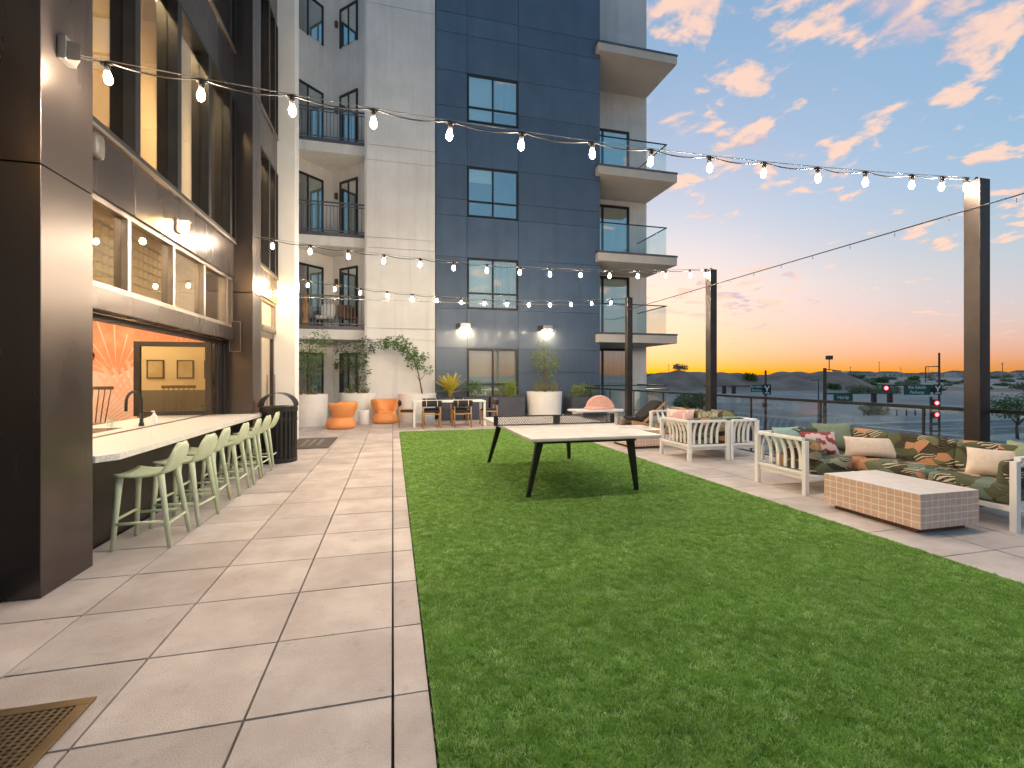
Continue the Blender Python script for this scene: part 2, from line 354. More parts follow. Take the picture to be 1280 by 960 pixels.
# ------------------------------------------------------------------ terrain, roads
def terrain(x, y):
    d = x * math.sin(TH) + y * math.cos(TH); l = x * math.cos(TH) - y * math.sin(TH)
    r = math.hypot(x, y); z = -5.6
    if d > 60:
        a = l / d
        k = math.exp(-((d - 238) / 16) ** 2) * max(0, min(1, (a - 0.2) / 0.1)) * max(0, min(1, (0.80 - a) / 0.09))
        z += k * (8.6 + 0.8 * math.sin(l * 0.09) + 0.6 * math.sin(l * 0.23 + 1) + 0.35 * math.sin(l * 0.61))
        if r > 230: z += min(6.0, (r - 230) * 0.013) + 0.25 * math.sin(x * 0.05) * math.sin(y * 0.043)
    if r > 1500:
        z += min(1, (r - 1500) / 700) * (12 + 7 * math.sin(math.atan2(x, y) * 23) + 5 * math.sin(math.atan2(x, y) * 51 + 1))
    return z
azs = [R(a) for a in range(-180, -12, 6)] + [R(-12 + 0.4 * i) for i in range(int(108 / 0.4))] + [R(a) for a in range(96, 180, 6)]
rads = [4 * (6500 / 4) ** (i / 110) for i in range(111)]
rads = sorted(rads + [200 + 5 * i for i in range(18)])
mb = MB(); n = len(azs)
mb.v = [(r * math.sin(a), r * math.cos(a), terrain(r * math.sin(a), r * math.cos(a))) for r in rads for a in azs]
mb.f = [(i * n + k, (i + 1) * n + k, (i + 1) * n + (k + 1) % n, i * n + (k + 1) % n) for i in range(len(rads) - 1) for k in range(n)]
mb.f.append(tuple(range(n)))
ground = struct(mb.build('ground', 'desert', smooth=True))
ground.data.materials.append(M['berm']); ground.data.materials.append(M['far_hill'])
for p in ground.data.polygons:
    c = p.center; r = math.hypot(c.x, c.y)
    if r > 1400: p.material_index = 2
    elif c.z > -4.9 and 195 < r < 330: p.material_index = 1

road = struct(MB().box(7.5, 420, 40.0, 53.0, -5.62, -5.56).build('road', 'asphalt'))
side = struct(MB().box(50.0, 63.0, -60, 39.99, -5.62, -5.56).box(50.0, 63.0, 53.01, 190, -5.62, -5.56).build('road', 'asphalt'))
for i in range(26):
    x = 12 + i * 9.0
    if 46 < x < 66: continue
    MB().box(x, x + 3.2, 43.2, 43.34, -5.558, -5.554).build('lane_line', 'line_paint', road)
    MB().box(x, x + 3.2, 49.6, 49.74, -5.558, -5.554).build('lane_line', 'line_paint', road)
for y in (46.3, 46.6): MB().box(66, 400, y, y + 0.12, -5.558, -5.554).build('lane_line', 'line_paint', road)
for x in (46.5, 65.0): MB().box(x, x + 0.5, 40.6, 52.5, -5.558, -5.554).build('stop_line', 'line_paint', road)
for k in range(9): MB().box(51 + k * 1.3, 51.6 + k * 1.3, 35.6, 38.6, -5.558, -5.554).build('crossing_bar', 'line_paint', side)
struct(MB().box(7.5, 49.4, 36.4, 39.7, -5.62, -5.44).box(63.6, 420, 36.4, 39.7, -5.62, -5.44).build('pavement', 'concrete'))
struct(MB().box(7.5, 49.4, 53.3, 55.2, -5.62, -5.44).box(63.6, 420, 53.3, 55.2, -5.62, -5.44).build('pavement', 'concrete'))
struct(MB().box(46.6, 49.4, -60, 36.39, -5.62, -5.44).box(63.6, 66.4, -60, 36.39, -5.62, -5.44).build('pavement', 'concrete'))

# ------------------------------------------------------------------ terrace
podium = struct(MB().box(-20, 7.0, -9, 16.4, -5.7, -0.06).build('terrace_slab', 'slab_base'))
G = 0.61; RY = 2.19; gap = 0.006
def paver_mesh(w, d):
    return MB().box(-w / 2, w / 2, -d / 2, d / 2, -0.05, 0).mesh('paver', 'paver')
pcache = {}
def lay(parent, x0, x1, y0, y1):
    w = round(x1 - x0 - 2 * gap, 3); d = round(y1 - y0 - 2 * gap, 3)
    if (w, d) not in pcache: pcache[(w, d)] = paver_mesh(w, d)
    o = link('paver', pcache[(w, d)], parent)
    o.location = ((x0 + x1) / 2, (y0 + y1) / 2, rnd.uniform(-0.0015, 0.0015)); o.rotation_euler = (rnd.uniform(-.001, .001), rnd.uniform(-.001, .001), rnd.uniform(-.001, .001))
walk = struct(MB().box(-6.5, 4.28, -3, 16.35, -0.0595, -0.056).build('walkway_pavement', 'slab_base'))
lounge = struct(MB().box(4.281, 6.95, -3, 16.35, -0.0595, -0.056).build('lounge_pavement', 'slab_base'))
rows = [RY + G * 0.99 * k for k in range(-4, 24)]
for a, c in zip(rows[:-1], rows[1:]):
    if c > 16.36: c = 16.35
    if a > 16.2: break
    for i in range(-4, 0): lay(walk, i * G, (i + 1) * G, a, c)
    if a < 12.55:
        lay(walk, 0, 0.165, a, min(c, 12.62))
    if a > 11.7:
        for i in range(-9, -4): lay(walk, i * G, (i + 1) * G, a, c)
    if c > 12.63:
        a2 = max(a, 12.62)
        for i in range(7): lay(walk, i * G, (i + 1) * G, a2, c)
    for i in range(7, 12):
        lay(lounge, i * G + 0.01, min((i + 1) * G + 0.01, 6.93), a, c) if i < 11 else lay(lounge, 6.72, 6.93, a, c)
turf = struct(MB().box(0.17, 4.28, -1.0, 12.615, -0.05, -0.004).build('turf', 'turf_base'))

# turf pile: tufts of fine blades instanced over the sheet
def tuft():
    m = MB()
    for i in range(20):
        a = rnd.uniform(0, 6.28); r = 0.026 * math.sqrt(rnd.random()); p = Vector((r * math.cos(a), r * math.sin(a), 0))
        d = rnd.uniform(0, 6.28); L = rnd.uniform(0.011, 0.020); w = rnd.uniform(0.0011, 0.0018)
        ln = Vector((math.cos(d), math.sin(d), 0)); sd_ = Vector((-math.sin(d), math.cos(d), 0)) * w
        q1 = p + Vector((0, 0, L * 0.55)) + ln * L * 0.15; q2 = p + Vector((0, 0, L * 0.95)) + ln * L * rnd.uniform(0.35, 0.9)
        m.add([p - sd_, p + sd_, q1 + sd_, q1 - sd_, q2], [(0, 1, 2, 3), (3, 2, 4)])
    return m.mesh('turf_tuft', 'turf_blade')
tufts = [bpy.data.objects.new('turf_tuft', tuft()) for _ in range(3)]
def pile(lst, seed):
    me = bpy.data.meshes.new('turf_pile'); me.from_pydata(lst, [], [])
    o = bpy.data.objects.new('turf_pile', me); COL.objects.link(o)
    ng = bpy.data.node_groups.new('turf_pile', 'GeometryNodeTree')
    ng.interface.new_socket('Geometry', in_out='INPUT', socket_type='NodeSocketGeometry'); ng.interface.new_socket('Geometry', in_out='OUTPUT', socket_type='NodeSocketGeometry')
    N = ng.nodes; L = ng.links
    gi = N.new('NodeGroupInput'); go = N.new('NodeGroupOutput'); ip = N.new('GeometryNodeInstanceOnPoints'); oi = N.new('GeometryNodeObjectInfo')
    oi.inputs['Object'].default_value = tufts[seed]; oi.inputs['As Instance'].default_value = True
    rv = N.new('FunctionNodeRandomValue'); rv.data_type = 'FLOAT_VECTOR'; rv.inputs[0].default_value = (-0.12, -0.12, 0); rv.inputs[1].default_value = (0.12, 0.12, 6.28)
    rs = N.new('FunctionNodeRandomValue'); rs.data_type = 'FLOAT'; rs.inputs[2].default_value = 0.75; rs.inputs[3].default_value = 1.2
    L.new(gi.outputs[0], ip.inputs['Points']); L.new(oi.outputs['Geometry'], ip.inputs['Instance'])
    L.new(rv.outputs[0], ip.inputs['Rotation']); L.new(rs.outputs[1], ip.inputs['Scale']); L.new(ip.outputs[0], go.inputs[0])
    o.modifiers.new('pile', 'NODES').node_group = ng
    return tag(o, 'bright green artificial turf blades covering the play lawn', 'turf', kind='stuff')
pts = [[], [], []]
y = 1.0
while y < 12.6:
    dens = 2900 if y < 3.2 else (1900 if y < 5.5 else 1000)
    for k in range(int(dens * 4.08 * 0.1)):
        pts[rnd.randrange(3)].append((rnd.uniform(0.185, 4.265), y + rnd.uniform(0, 0.1), -0.004))
    y += 0.1
for k in range(3): pile(pts[k], k)

# ------------------------------------------------------------------ left building (bronze clad storefront)
club = thing('clubhouse_building', 'bronze metal clad clubhouse with tall glazing and a serving window', 'building', (-3, 6, 0))
def cp(mb, name, mat, parent=None, **k):       # part given in world coordinates
    par = parent or club; off = Vector((-3, 6, 0))
    mb.v = [tuple(Vector(p) - off) for p in mb.v]
    return mb.build(name, mat, par, **k)
ZT = 12.0
for z0, z1 in ((0, 2.84), (2.848, 6.2), (6.208, ZT)):
    cp(MB().box(-3.3, -2.23, 3.72, 4.27, z0, z1), 'cladding_panel', 'bronze', bevel=0.004)
    cp(MB().box(-2.95, -2.25, 8.57, 9.06, z0, z1), 'cladding_panel', 'bronze', bevel=0.004)
cp(MB().box(-2.95, -2.15, 11.5, 11.95, 0, ZT), 'corner_column', 'stucco_white', bevel=0.01)
cp(MB().box(-7.2, -2.96, 11.6, 11.95, 0, ZT), 'end_wall', 'stucco_white')
cp(MB().box(-7.4, -7.2, -4, 11.95, 0, ZT), 'rear_wall', 'cream_wall')
cp(MB().box(-7.2, -2.7, -4, 11.6, ZT - 0.2, ZT), 'roof', 'bronze_dark')
cp(MB().box(-7.2, -2.78, -4, 11.55, 3.12, 3.6), 'floor_slab', 'cream_wall')
cp(MB().box(-7.2, -2.78, -4, 11.55, -0.05, 0.0), 'interior_floor', 'int_floor')
# serving bay front
cp(MB().box(-2.78, -2.46, 4.27, 8.57, 0, 0.775), 'bar_front', 'bronze_dark')
cp(MB().box(-2.72, -2.53, 4.27, 8.57, 2.05, 2.25), 'header_beam', 'bronze', bevel=0.004)
cp(MB().box(-2.80, -2.70, 4.27, 8.57, 1.99, 2.045), 'window_track', 'frame_dark')
cp(MB().box(-2.95, -2.865, 4.27, 8.57, 0.80, 0.838), 'window_track', 'frame_dark')
def glazing(y0, y1, z0, z1, mulls, matf, w=0.06, dep=0.10, x=-2.6, pane='bronze_glass', trans=()):
    w_ = cp(MB().box(x - dep / 2, x + dep / 2, y0, y1, z0, z0 + 0.05).box(x - dep / 2, x + dep / 2, y0, y1, z1 - 0.05, z1)
            .box(x - dep / 2, x + dep / 2, y0, y0 + 0.05, z0 + 0.05, z1 - 0.05).box(x - dep / 2, x + dep / 2, y1 - 0.05, y1, z0 + 0.05, z1 - 0.05), 'window', matf)
    ys = [y0 + 0.05] + [q for mm in mulls for q in (mm - w / 2, mm + w / 2)] + [y1 - 0.05]
    for mm in mulls:
        cp(MB().box(x - dep / 2 - 0.01, x + dep / 2 + 0.01, mm - w / 2, mm + w / 2, z0 + 0.05, z1 - 0.05), 'mullion', matf, w_)
    zs = [z0 + 0.05] + [q for t in trans for q in (t - 0.03, t + 0.03)] + [z1 - 0.05]
    for t in trans:
        cp(MB().box(x - dep / 2, x + dep / 2, y0 + 0.05, y1 - 0.05, t - 0.03, t + 0.03), 'transom', matf, w_)
    for i in range(0, len(ys), 2):
        for j in range(0, len(zs), 2):
            cp(MB().box(x - 0.008, x + 0.004, ys[i], ys[i + 1], zs[j], zs[j + 1]), 'pane', pane, w_)
glazing(4.27, 8.57, 2.252, 3.068, (5.45, 6.43, 7.37, 8.28), 'frame_light')
glazing(4.27, 8.57, 3.652, 6.0, (5.5, 6.45, 7.42, 8.3), 'frame_dark', 0.1, 0.2)
glazing(4.27, 8.57, 6.80, 9.3, (5.5, 6.45, 7.42, 8.3), 'frame_dark', 0.1, 0.2)
def bands(y0, y1, cuts):
    for z0, z1 in ((3.07, 3.65), (6.002, 6.798), (9.302, ZT)):
        yy = [y0] + list(cuts) + [y1]
        for a, c in zip(yy[:-1], yy[1:]):
            cp(MB().box(-2.66, -2.52, a + 0.003, c - 0.003, z0, z1), 'spandrel_panel', 'bronze', bevel=0.003)
        cp(MB().box(-2.70, -2.49, y0, y1, z1 - 0.035, z1 - 0.001) if z1 < 10 else MB().box(-2.7, -2.66, y0, y1, z0, z1), 'sill', 'frame_light')
bands(4.27, 8.57, (5.52, 7.4)); bands(9.06, 11.5, (10.3,)); bands(-4, 3.72, (-1.5, 1.2))
glazing(9.06, 11.5, 3.652, 6.0, (9.9, 10.7, 11.2), 'frame_dark', 0.1, 0.2)
glazing(9.06, 11.5, 6.80, 9.3, (9.9, 10.7, 11.2), 'frame_dark', 0.1, 0.2)
glazing(9.06, 11.5, 2.47, 3.068, (10.3,), 'frame_light')
glazing(-4, 3.72, 0.1, 3.068, (-2.4, -1.0, 0.4, 1.8), 'frame_dark', 0.1, 0.2)
glazing(-4, 3.72, 3.652, 6.0, (-2.4, -1.0, 0.4, 1.8), 'frame_dark', 0.1, 0.2)
for y0, y1 in ((9.12, 10.27), (10.33, 11.44)):
    dr = cp(MB().box(-2.65, -2.57, y0, y0 + 0.09, 0.01, 2.4).box(-2.65, -2.57, y1 - 0.09, y1, 0.01, 2.4).box(-2.65, -2.57, y0 + 0.09, y1 - 0.09, 2.28, 2.4).box(-2.65, -2.57, y0 + 0.09, y1 - 0.09, 0.01, 0.2), 'door', 'bronze', bevel=0.003)
    cp(MB().box(-2.615, -2.605, y0 + 0.09, y1 - 0.09, 0.2, 2.28), 'pane', 'bronze_glass', dr)
    cp(MB().tube([(-2.53, y1 - 0.14, 0.7), (-2.53, y1 - 0.14, 1.5)], 0.014), 'handle', 'grey_box', dr)
cp(MB().box(-2.68, -2.54, 9.06, 11.5, 2.405, 2.468), 'door_head', 'bronze')
# folded serving window pane
fw = cp(MB().box(-3.76, -3.68, 8.17, 8.23, 0.86, 1.985).box(-2.80, -2.73, 8.17, 8.23, 0.86, 1.985).box(-3.68, -2.80, 8.17, 8.23, 1.91, 1.985).box(-3.68, -2.80, 8.17, 8.23, 0.86, 0.93), 'folding_window', 'bronze_dark', bevel=0.003)
cp(MB().box(-3.68, -2.80, 8.195, 8.205, 0.93, 1.91), 'pane', 'bronze_glass', fw)
cp(MB().box(-2.71, -2.66, 8.26, 8.32, 0.86, 1.985).box(-2.71, -2.66, 8.36, 8.42, 0.86, 1.985).box(-2.72, -2.64, 8.45, 8.56, 0.86, 1.985), 'folding_window', 'frame_dark', bevel=0.003)
# interior walls
cp(MB().box(-7.2, -2.75, 10.28, 10.34, 0, 3.12), 'mural_wall', 'mural_ground')
cp(MB().box(-7.2, -2.75, 3.5, 3.6, 0, 3.12), 'partition_wall', 'cream_wall')
cp(MB().box(-3.7, -3.6, 10.35, 11.55, 0, 3.12), 'partition_wall', 'cream_wall')
for y0, y1 in ((-4, 1.5), (1.508, 4.6), (4.608, 6.9), (6.908, 9.2), (9.208, 11.5)):
    for z0, z1 in ((3.61, 5.4), (5.408, 7.2), (7.208, 9.0), (9.008, 11.79)):
        cp(MB().box(-4.5, -4.4, y0, y1, z0, z1), 'stair_wall', 'tan_wall', bevel=0.003)
reflected_wall = cp(MB().box(-4.22, -2.76, 9.3, 9.38, 0, 2.06), 'partition_wall', 'cream_wall')  # added wall standing in for the room reflected in the folded pane
cp(MB().box(-4.22, -2.76, 9.285, 9.299, 0, 1.22), 'wainscot', 'room_dark', reflected_wall)
# mural leaves: painted fans, thin relief on the wall
def fan(cx, cz, r0, r1, a0, a1, nrib, mat, y, gap_=0.12):
    for i in range(nrib):
        t0 = a0 + (a1 - a0) * i / nrib; t1 = a0 + (a1 - a0) * (i + 1 - gap_) / nrib
        wob = 1 + 0.05 * math.sin(i * 1.7)
        P = [(r, t) for r, t in ((r0, t0), (r1 * wob * 0.97, t0), (r1 * wob, (t0 + t1) / 2), (r1 * wob * 0.97, t1), (r0, t1))]
        vs = [(cx + r * math.cos(t), y - 0.004, cz + r * math.sin(t)) for r, t in P] + [(cx + r * math.cos(t), y, cz + r * math.sin(t)) for r, t in P]
        m_ = MB().add(vs, [(0, 1, 2, 3, 4), (9, 8, 7, 6, 5)] + [(k, (k + 1) % 5, 5 + (k + 1) % 5, 5 + k) for k in range(5)])
        cp(m_, 'mural_leaf', mat, MURAL)
MURAL = [o for o in club.children if o.name.startswith('mural_wall')][0]
fan(-5.0, 1.45, 0.06, 1.2, R(35), R(165), 9, 'mural_orange', 10.276)
fan(-4.0, 1.75, 0.08, 1.2, R(25), R(150), 11, 'mural_orange', 10.272, 0.08)
fan(-5.5, 0.35, 0.5, 1.25, R(15), R(75), 12, 'mural_peach', 10.276, 0.5)
fan(-4.4, 0.3, 0.4, 1.5, R(60), R(130), 14, 'mural_peach', 10.268, 0.5)
fan(-6.3, 1.6, 0.2, 1.0, R(10), R(120), 9, 'mural_orange', 10.276)

# counter (outside and inside)
ctr = thing('bar_counter', 'long speckled white counter running through the serving window', 'counter', (-2.5, 6.4, 0))
def wp(mb, off, name, mat, par, **k):
    mb.v = [tuple(Vector(p) - Vector(off)) for p in mb.v]; return mb.build(name, mat, par, **k)
O = (-2.5, 6.4, 0)
wp(MB().prism([(-2.865, 4.28), (-2.22, 4.28), (-2.12, 4.40), (-2.12, 8.78), (-2.22, 8.9), (-2.24, 8.9), (-2.24, 8.56), (-2.865, 8.56)], 0.785, 0.84), O, 'counter_top', 'terrazzo', ctr, bevel=0.004)
wp(MB().box(-3.65, -2.95, 4.27, 8.56, 0.785, 0.84), O, 'counter_top', 'terrazzo', ctr, bevel=0.004)
wp(MB().box(-3.6, -3.0, 4.3, 8.5, 0.0, 0.784), O, 'cabinet', 'dark_wood', ctr)
wp(MB().box(-3.45, -3.12, 5.9, 6.55, 0.8405, 0.843), O, 'sink_rim', 'chrome', ctr)

fc = thing('kitchen_faucet', 'black gooseneck faucet standing on the serving counter', 'faucet', (-3.02, 6.75, 0.84))
MB().lathe([(0.028, 0), (0.028, 0.03), (0.02, 0.05), (0.02, 0.16)], 12).build('body', 'black_metal', fc, smooth=True)
MB().tube([(0, 0, 0.15), (0, 0, 0.30)] + [(-0.02 * (1 - math.cos(t)), -0.13 * (1 - math.cos(t)), 0.30 + 0.13 * math.sin(t)) for t in [R(a) for a in range(15, 181, 15)]] + [(-0.04, -0.262, 0.2)], 0.016, 10).build('spout', 'black_metal', fc, smooth=True)
MB().tube([(0.02, 0, 0.1), (0.09, 0.02, 0.14)], 0.009, 8).build('lever', 'black_metal', fc, smooth=True)
sb = thing('soap_dispenser', 'white pump soap bottle beside the faucet', 'soap bottle', (-3.0, 7.02, 0.84))
MB().lathe([(0.034, 0), (0.036, 0.02), (0.036, 0.10), (0.015, 0.125), (0.015, 0.14)], 14).build('bottle', 'white_paint', sb, smooth=True)
MB().tube([(0, 0, 0.14), (0, 0, 0.165), (-0.01, -0.04, 0.165)], 0.008, 8).build('pump', 'white_paint', sb, smooth=True)
for i, (x, y_) in enumerate(((-3.25, 6.62), (-3.35, 6.75))):
    gl_ = MB().lathe([(0.032, 0), (0.037, 0.1), (0.034, 0.1), (0.029, 0.008), (0.0, 0.008)], 14).build('tumbler', 'rail_glass', smooth=True, loc=(x, y_, 0.84))
    tag(gl_, 'clear drinking glass standing between the faucet and the sink', 'glass', 'glasses by the faucet')
for k, x in enumerate((-3.95, -3.5, -3.08)):  # pictures of the reflected wall, modelled behind the pane
    pf = thing('picture_frame', ['thin black frame hanging farthest from the folded window hinge', 'thin black frame hanging between two other frames', 'thin black frame hanging beside the folded window hinge'][k], 'picture', (x, 9.299, 1.42), 0, 'pictures on the cream partition')
    MB().box(-0.13, 0.13, -0.02, 0, 0, 0.02).box(-0.13, 0.13, -0.02, 0, 0.30, 0.32).box(-0.13, -0.11, -0.02, 0, 0.02, 0.30).box(0.11, 0.13, -0.02, 0, 0.02, 0.30).build('frame', 'black_metal', pf)
    MB().box(-0.11, 0.11, -0.012, -0.002, 0.02, 0.30).build('print', 'picture', pf)
# spindle chair and table inside
def spindle(loc, rz, label):
    t = thing('spindle_chair', label, 'chair', loc, rz, 'dark spindle chairs inside')
    MB().cushion(0, 0, 0.74, 0.42, 0.42, 0.05, 0.5, 8).build('seat', 'dark_wood', t, smooth=True)
    for i, j in ((-1, -1), (1, -1), (1, 1), (-1, 1)): MB().tube([(0.15 * i, 0.15 * j, 0.72), (0.21 * i, 0.21 * j, 0)], [0.018, 0.013], 8).build('leg', 'dark_wood', t, smooth=True)
    for i in range(7):
        k = -1 + i / 3; MB().tube([(0.17 * k, 0.17, 0.75), (0.22 * k, 0.25, 1.27)], 0.008, 6).build('spindle', 'dark_wood', t, smooth=True)
    MB().bar((-0.25, 0.25, 1.28), (0.25, 0.25, 1.28), 0.025, 0.05).build('top_rail', 'dark_wood', t, bevel=0.006)
    MB().tube([(-0.19, -0.19, 0.28), (0.19, -0.19, 0.28)], 0.011, 6).build('stretcher', 'dark_wood', t, smooth=True)
    return t
spindle((-4.35, 8.15, 0), 0.15, 'dark spindle back chair in front of the orange mural')
spindle((-3.5, 8.85, 0), 0.1, 'dark spindle back chair seen through the folded window pane')
it = thing('side_table', 'small white topped table beside the mural chair', 'table', (-4.75, 7.9, 0))
MB().lathe([(0.3, 0.9), (0.31, 0.915), (0.3, 0.93)], 24).build('table_top', 'white_paint', it, smooth=False)
MB().lathe([(0.2, 0), (0.2, 0.02), (0.03, 0.03), (0.03, 0.9)], 16).build('pedestal', 'black_metal', it)
# lattice screens behind clerestory
ls = thing('lattice_screen', 'pale square lattice screen behind the clerestory panes', 'screen', (-2.95, 6.4, 2.2))
for i in range(9): MB().box(-0.03, 0.03, -2.1, 2.1, 0.03 + i * 0.1, 0.045 + i * 0.1).build('slat', 'white_paint', ls)
for i in range(36): MB().box(-0.031, 0.031, -2.08 + i * 0.118, -2.068 + i * 0.118, 0.0, 0.9).build('slat', 'white_paint', ls)
tr = thing('staircase', 'floating brown stair treads behind the upper glazing', 'stairs', (-3.9, 5.6, 3.6))
for i in range(8): MB().box(-0.48, 0.42, -1.4 + i * 0.26, -1.05 + i * 0.26, 1.75 - i * 0.2, 1.82 - i * 0.2).build('tread', 'dark_wood', tr, bevel=0.004)
MB().bar((-0.47, -1.3, 1.72), (-0.47, 0.8, 0.1), 0.05, 0.2).build('stringer', 'black_metal', tr)
# ceiling lights inside
def ceil_light(x, y_, z, label, w=0.5, l=1.2):
    t = thing('ceiling_light', label, 'ceiling light', (x, y_, z), 0, 'lit ceiling lights indoors')
    MB().box(-w / 2, w / 2, -l / 2, l / 2, -0.05, 0).build('housing', 'white_paint', t)
    MB().box(-w / 2 + 0.03, w / 2 - 0.03, -l / 2 + 0.03, l / 2 - 0.03, -0.062, -0.052).build('diffuser', 'ceiling_glow', t)
ceil_light(-4.9, 5.6, 3.12, 'lit ceiling light over the bar room farthest from the mural', 0.7, 1.4)
ceil_light(-4.7, 8.4, 3.12, 'lit ceiling light in front of the orange mural', 0.7, 1.4)
ceil_light(-3.1, 10.95, 3.12, 'lit ceiling light inside the glass doors', 0.5, 0.8)
def fill_light(x, y_, z, top, label):  # invented tube lamps, added to brighten the upper interior
    t = thing('pendant_tube', label, 'pendant light', (x, y_, z), 0, 'lit tube pendants over the stairs')
    MB().box(-0.035, 0.035, -0.8, 0.8, 0.03, 0.05).build('housing', 'white_paint', t)
    MB().tube([(0, -0.79, 0), (0, 0.79, 0)], 0.03, 10).build('tube', 'tube_glow', t, smooth=True)
    for j in (-0.6, 0.6): MB().tube([(0, j, 0.05), (0, j, top - z)], 0.004, 5).build('cord', 'black_metal', t)
fill_light(-2.95, 6.4, 6.35, 11.8, 'lit tube pendant behind the spandrel above the stair treads')
fill_light(-2.95, 10.3, 6.35, 11.8, 'lit tube pendant upstairs above the glass doors')
fill_light(-3.0, 7.0, 10.6, 11.8, 'lit tube pendant near the top of the stair hall')
for k, (x, y_) in enumerate(((-3.7, 5.3), (-3.7, 6.6), (-3.7, 7.9))):
    t = thing('pendant_lamp', ['pendant bulb behind the clerestory pane by the wide bronze pier', 'pendant bulb behind the middle clerestory pane', 'pendant bulb behind the clerestory pane near the folded window'][k], 'lamp', (x, y_, 2.55), 0, 'pendant bulbs over the bar')
    MB().tube([(0, 0, 0.08), (0, 0, 0.57)], 0.006, 6).build('cord', 'black_metal', t)
    MB().lathe([(0.0, -0.04), (0.03, -0.02), (0.038, 0.02), (0.02, 0.07)], 10).build('bulb', 'sconce_glow', t, smooth=True)
    MB().lathe([(0.024, 0.062), (0.024, 0.1), (0.0, 0.105)], 10).build('socket', 'black_metal', t, smooth=True)
# wall sconces on bronze band
def sconce(loc, label):
    t = thing('wall_sconce', label, 'wall lamp', loc, 0, 'golden sconces on the bronze bands')
    MB().box(-0.07, -0.04, -0.07, 0.07, -0.08, 0.08).build('back_plate', 'grey_box', t, bevel=0.004)
    MB().box(-0.04, 0.07, -0.05, 0.05, 0.052, 0.07).build('hood', 'grey_box', t, bevel=0.004)
    MB().lathe([(0.0, -0.07), (0.04, -0.06), (0.055, -0.01), (0.05, 0.05)], 14).build('lamp_glass', 'sconce_gold', t, smooth=True)
sconce((-2.45, 6.46, 3.27), 'glowing golden sconce above the clerestory panes')
sconce((-2.45, 11.15, 3.27), 'glowing golden sconce above the glass doors')
sconce((-2.45, 2.3, 3.27), 'glowing golden sconce before the wide bronze pier')
sp = thing('wall_speaker', 'small grey speaker on the bronze band behind the wide pier', 'speaker', (-2.52, 4.70, 3.40))
MB().box(0.0, 0.03, -0.04, 0.04, -0.05, 0.05).build('bracket', 'grey_box', sp)
MB().cushion(0.08, 0, 0, 0.11, 0.12, 0.22, 0.5, 8).build('cabinet', 'speaker_white', sp, smooth=True)
pl = thing('sign_plate', 'blank bronze plate with pale edge on the narrow pier', 'sign plate', (-2.5, 8.566, 1.86))
MB().box(-0.08, 0.08, -0.04, 0, 0, 0.5).build('plate', 'bronze', pl, bevel=0.003)
for a in ((-0.085, 0.085, -0.05, -0.041, 0, 0.012), (-0.085, 0.085, -0.05, -0.041, 0.488, 0.5), (-0.085, -0.075, -0.05, -0.041, 0.012, 0.488), (0.075, 0.085, -0.05, -0.041, 0.012, 0.488)): MB().box(*a).build('edge_trim', 'frame_light', pl)
jb = thing('junction_box', 'small grey metal junction box high on the wide bronze pier', 'junction box', (-2.228, 3.93, 3.72))
MB().box(0, 0.05, -0.06, 0.06, -0.08, 0.08).build('back_box', 'grey_box', jb, bevel=0.004)
MB().prism([(0.05, -0.05), (0.13, -0.05), (0.05, 0.05)], -0.08, 0.05).build('cover', 'grey_box', jb, bevel=0.003)

# ------------------------------------------------------------------ apartment tower
tw = thing('apartment_tower', 'white and dark blue panelled apartment tower with stacked balconies', 'building', (4, 17, 0))
OT = (4, 17, 0)
def tp(mb, name, mat, par=None, **k): return wp(mb, OT, name, mat, par or tw, **k)
ZB, ZU = -5.7, 24.0
tp(MB().box(1.46, 2.6, 16.56, 24, ZB, ZU).box(4.40, 7.68, 16.56, 24, ZB, ZU).box(2.6, 4.4, 17.6, 24, ZB, ZU), 'core_wall', 'room_dark')
tp(MB().box(-0.86, 1.455, 16.56, 24, ZB, ZU), 'core_wall', 'stucco')
tp(MB().box(7.685, 10.9, 18.6, 24, ZB, ZU), 'core_wall', 'stucco')
wz = [(0.62, 2.44), (3.88, 5.68), (7.17, 8.94), (10.55, 12.24)]
zprev = ZB
for z0, z1 in wz + [(ZU, ZU)]:
    tp(MB().box(2.601, 4.399, 16.56, 17.6, zprev, z0), 'core_wall', 'room_dark'); zprev = z1
jg = 0.006
side_rows = [-0.05, 1.62, 2.46, 3.86, 5.70, 7.155, 7.75, 8.955, 11.0, 12.26, 13.6, 14.3, ZU]
mid_rows = [(-0.05, 0.6), (2.46, 3.86), (5.70, 7.155), (8.955, 10.53), (12.26, 13.6), (13.6, 14.3), (14.3, ZU)]
for x0, x1 in ((1.46, 2.56), (4.45, 7.69)):
    for a, c in zip(side_rows[:-1], side_rows[1:]):
        tp(MB().box(x0 + jg, x1 - jg, 16.5, 16.55, a + jg, c - jg), 'facade_panel', 'blue_panel', bevel=0.003)
for a, c in mid_rows:
    tp(MB().box(2.56 + jg, 4.45 - jg, 16.5, 16.55, a + jg, c - jg), 'facade_panel', 'blue_panel', bevel=0.003)
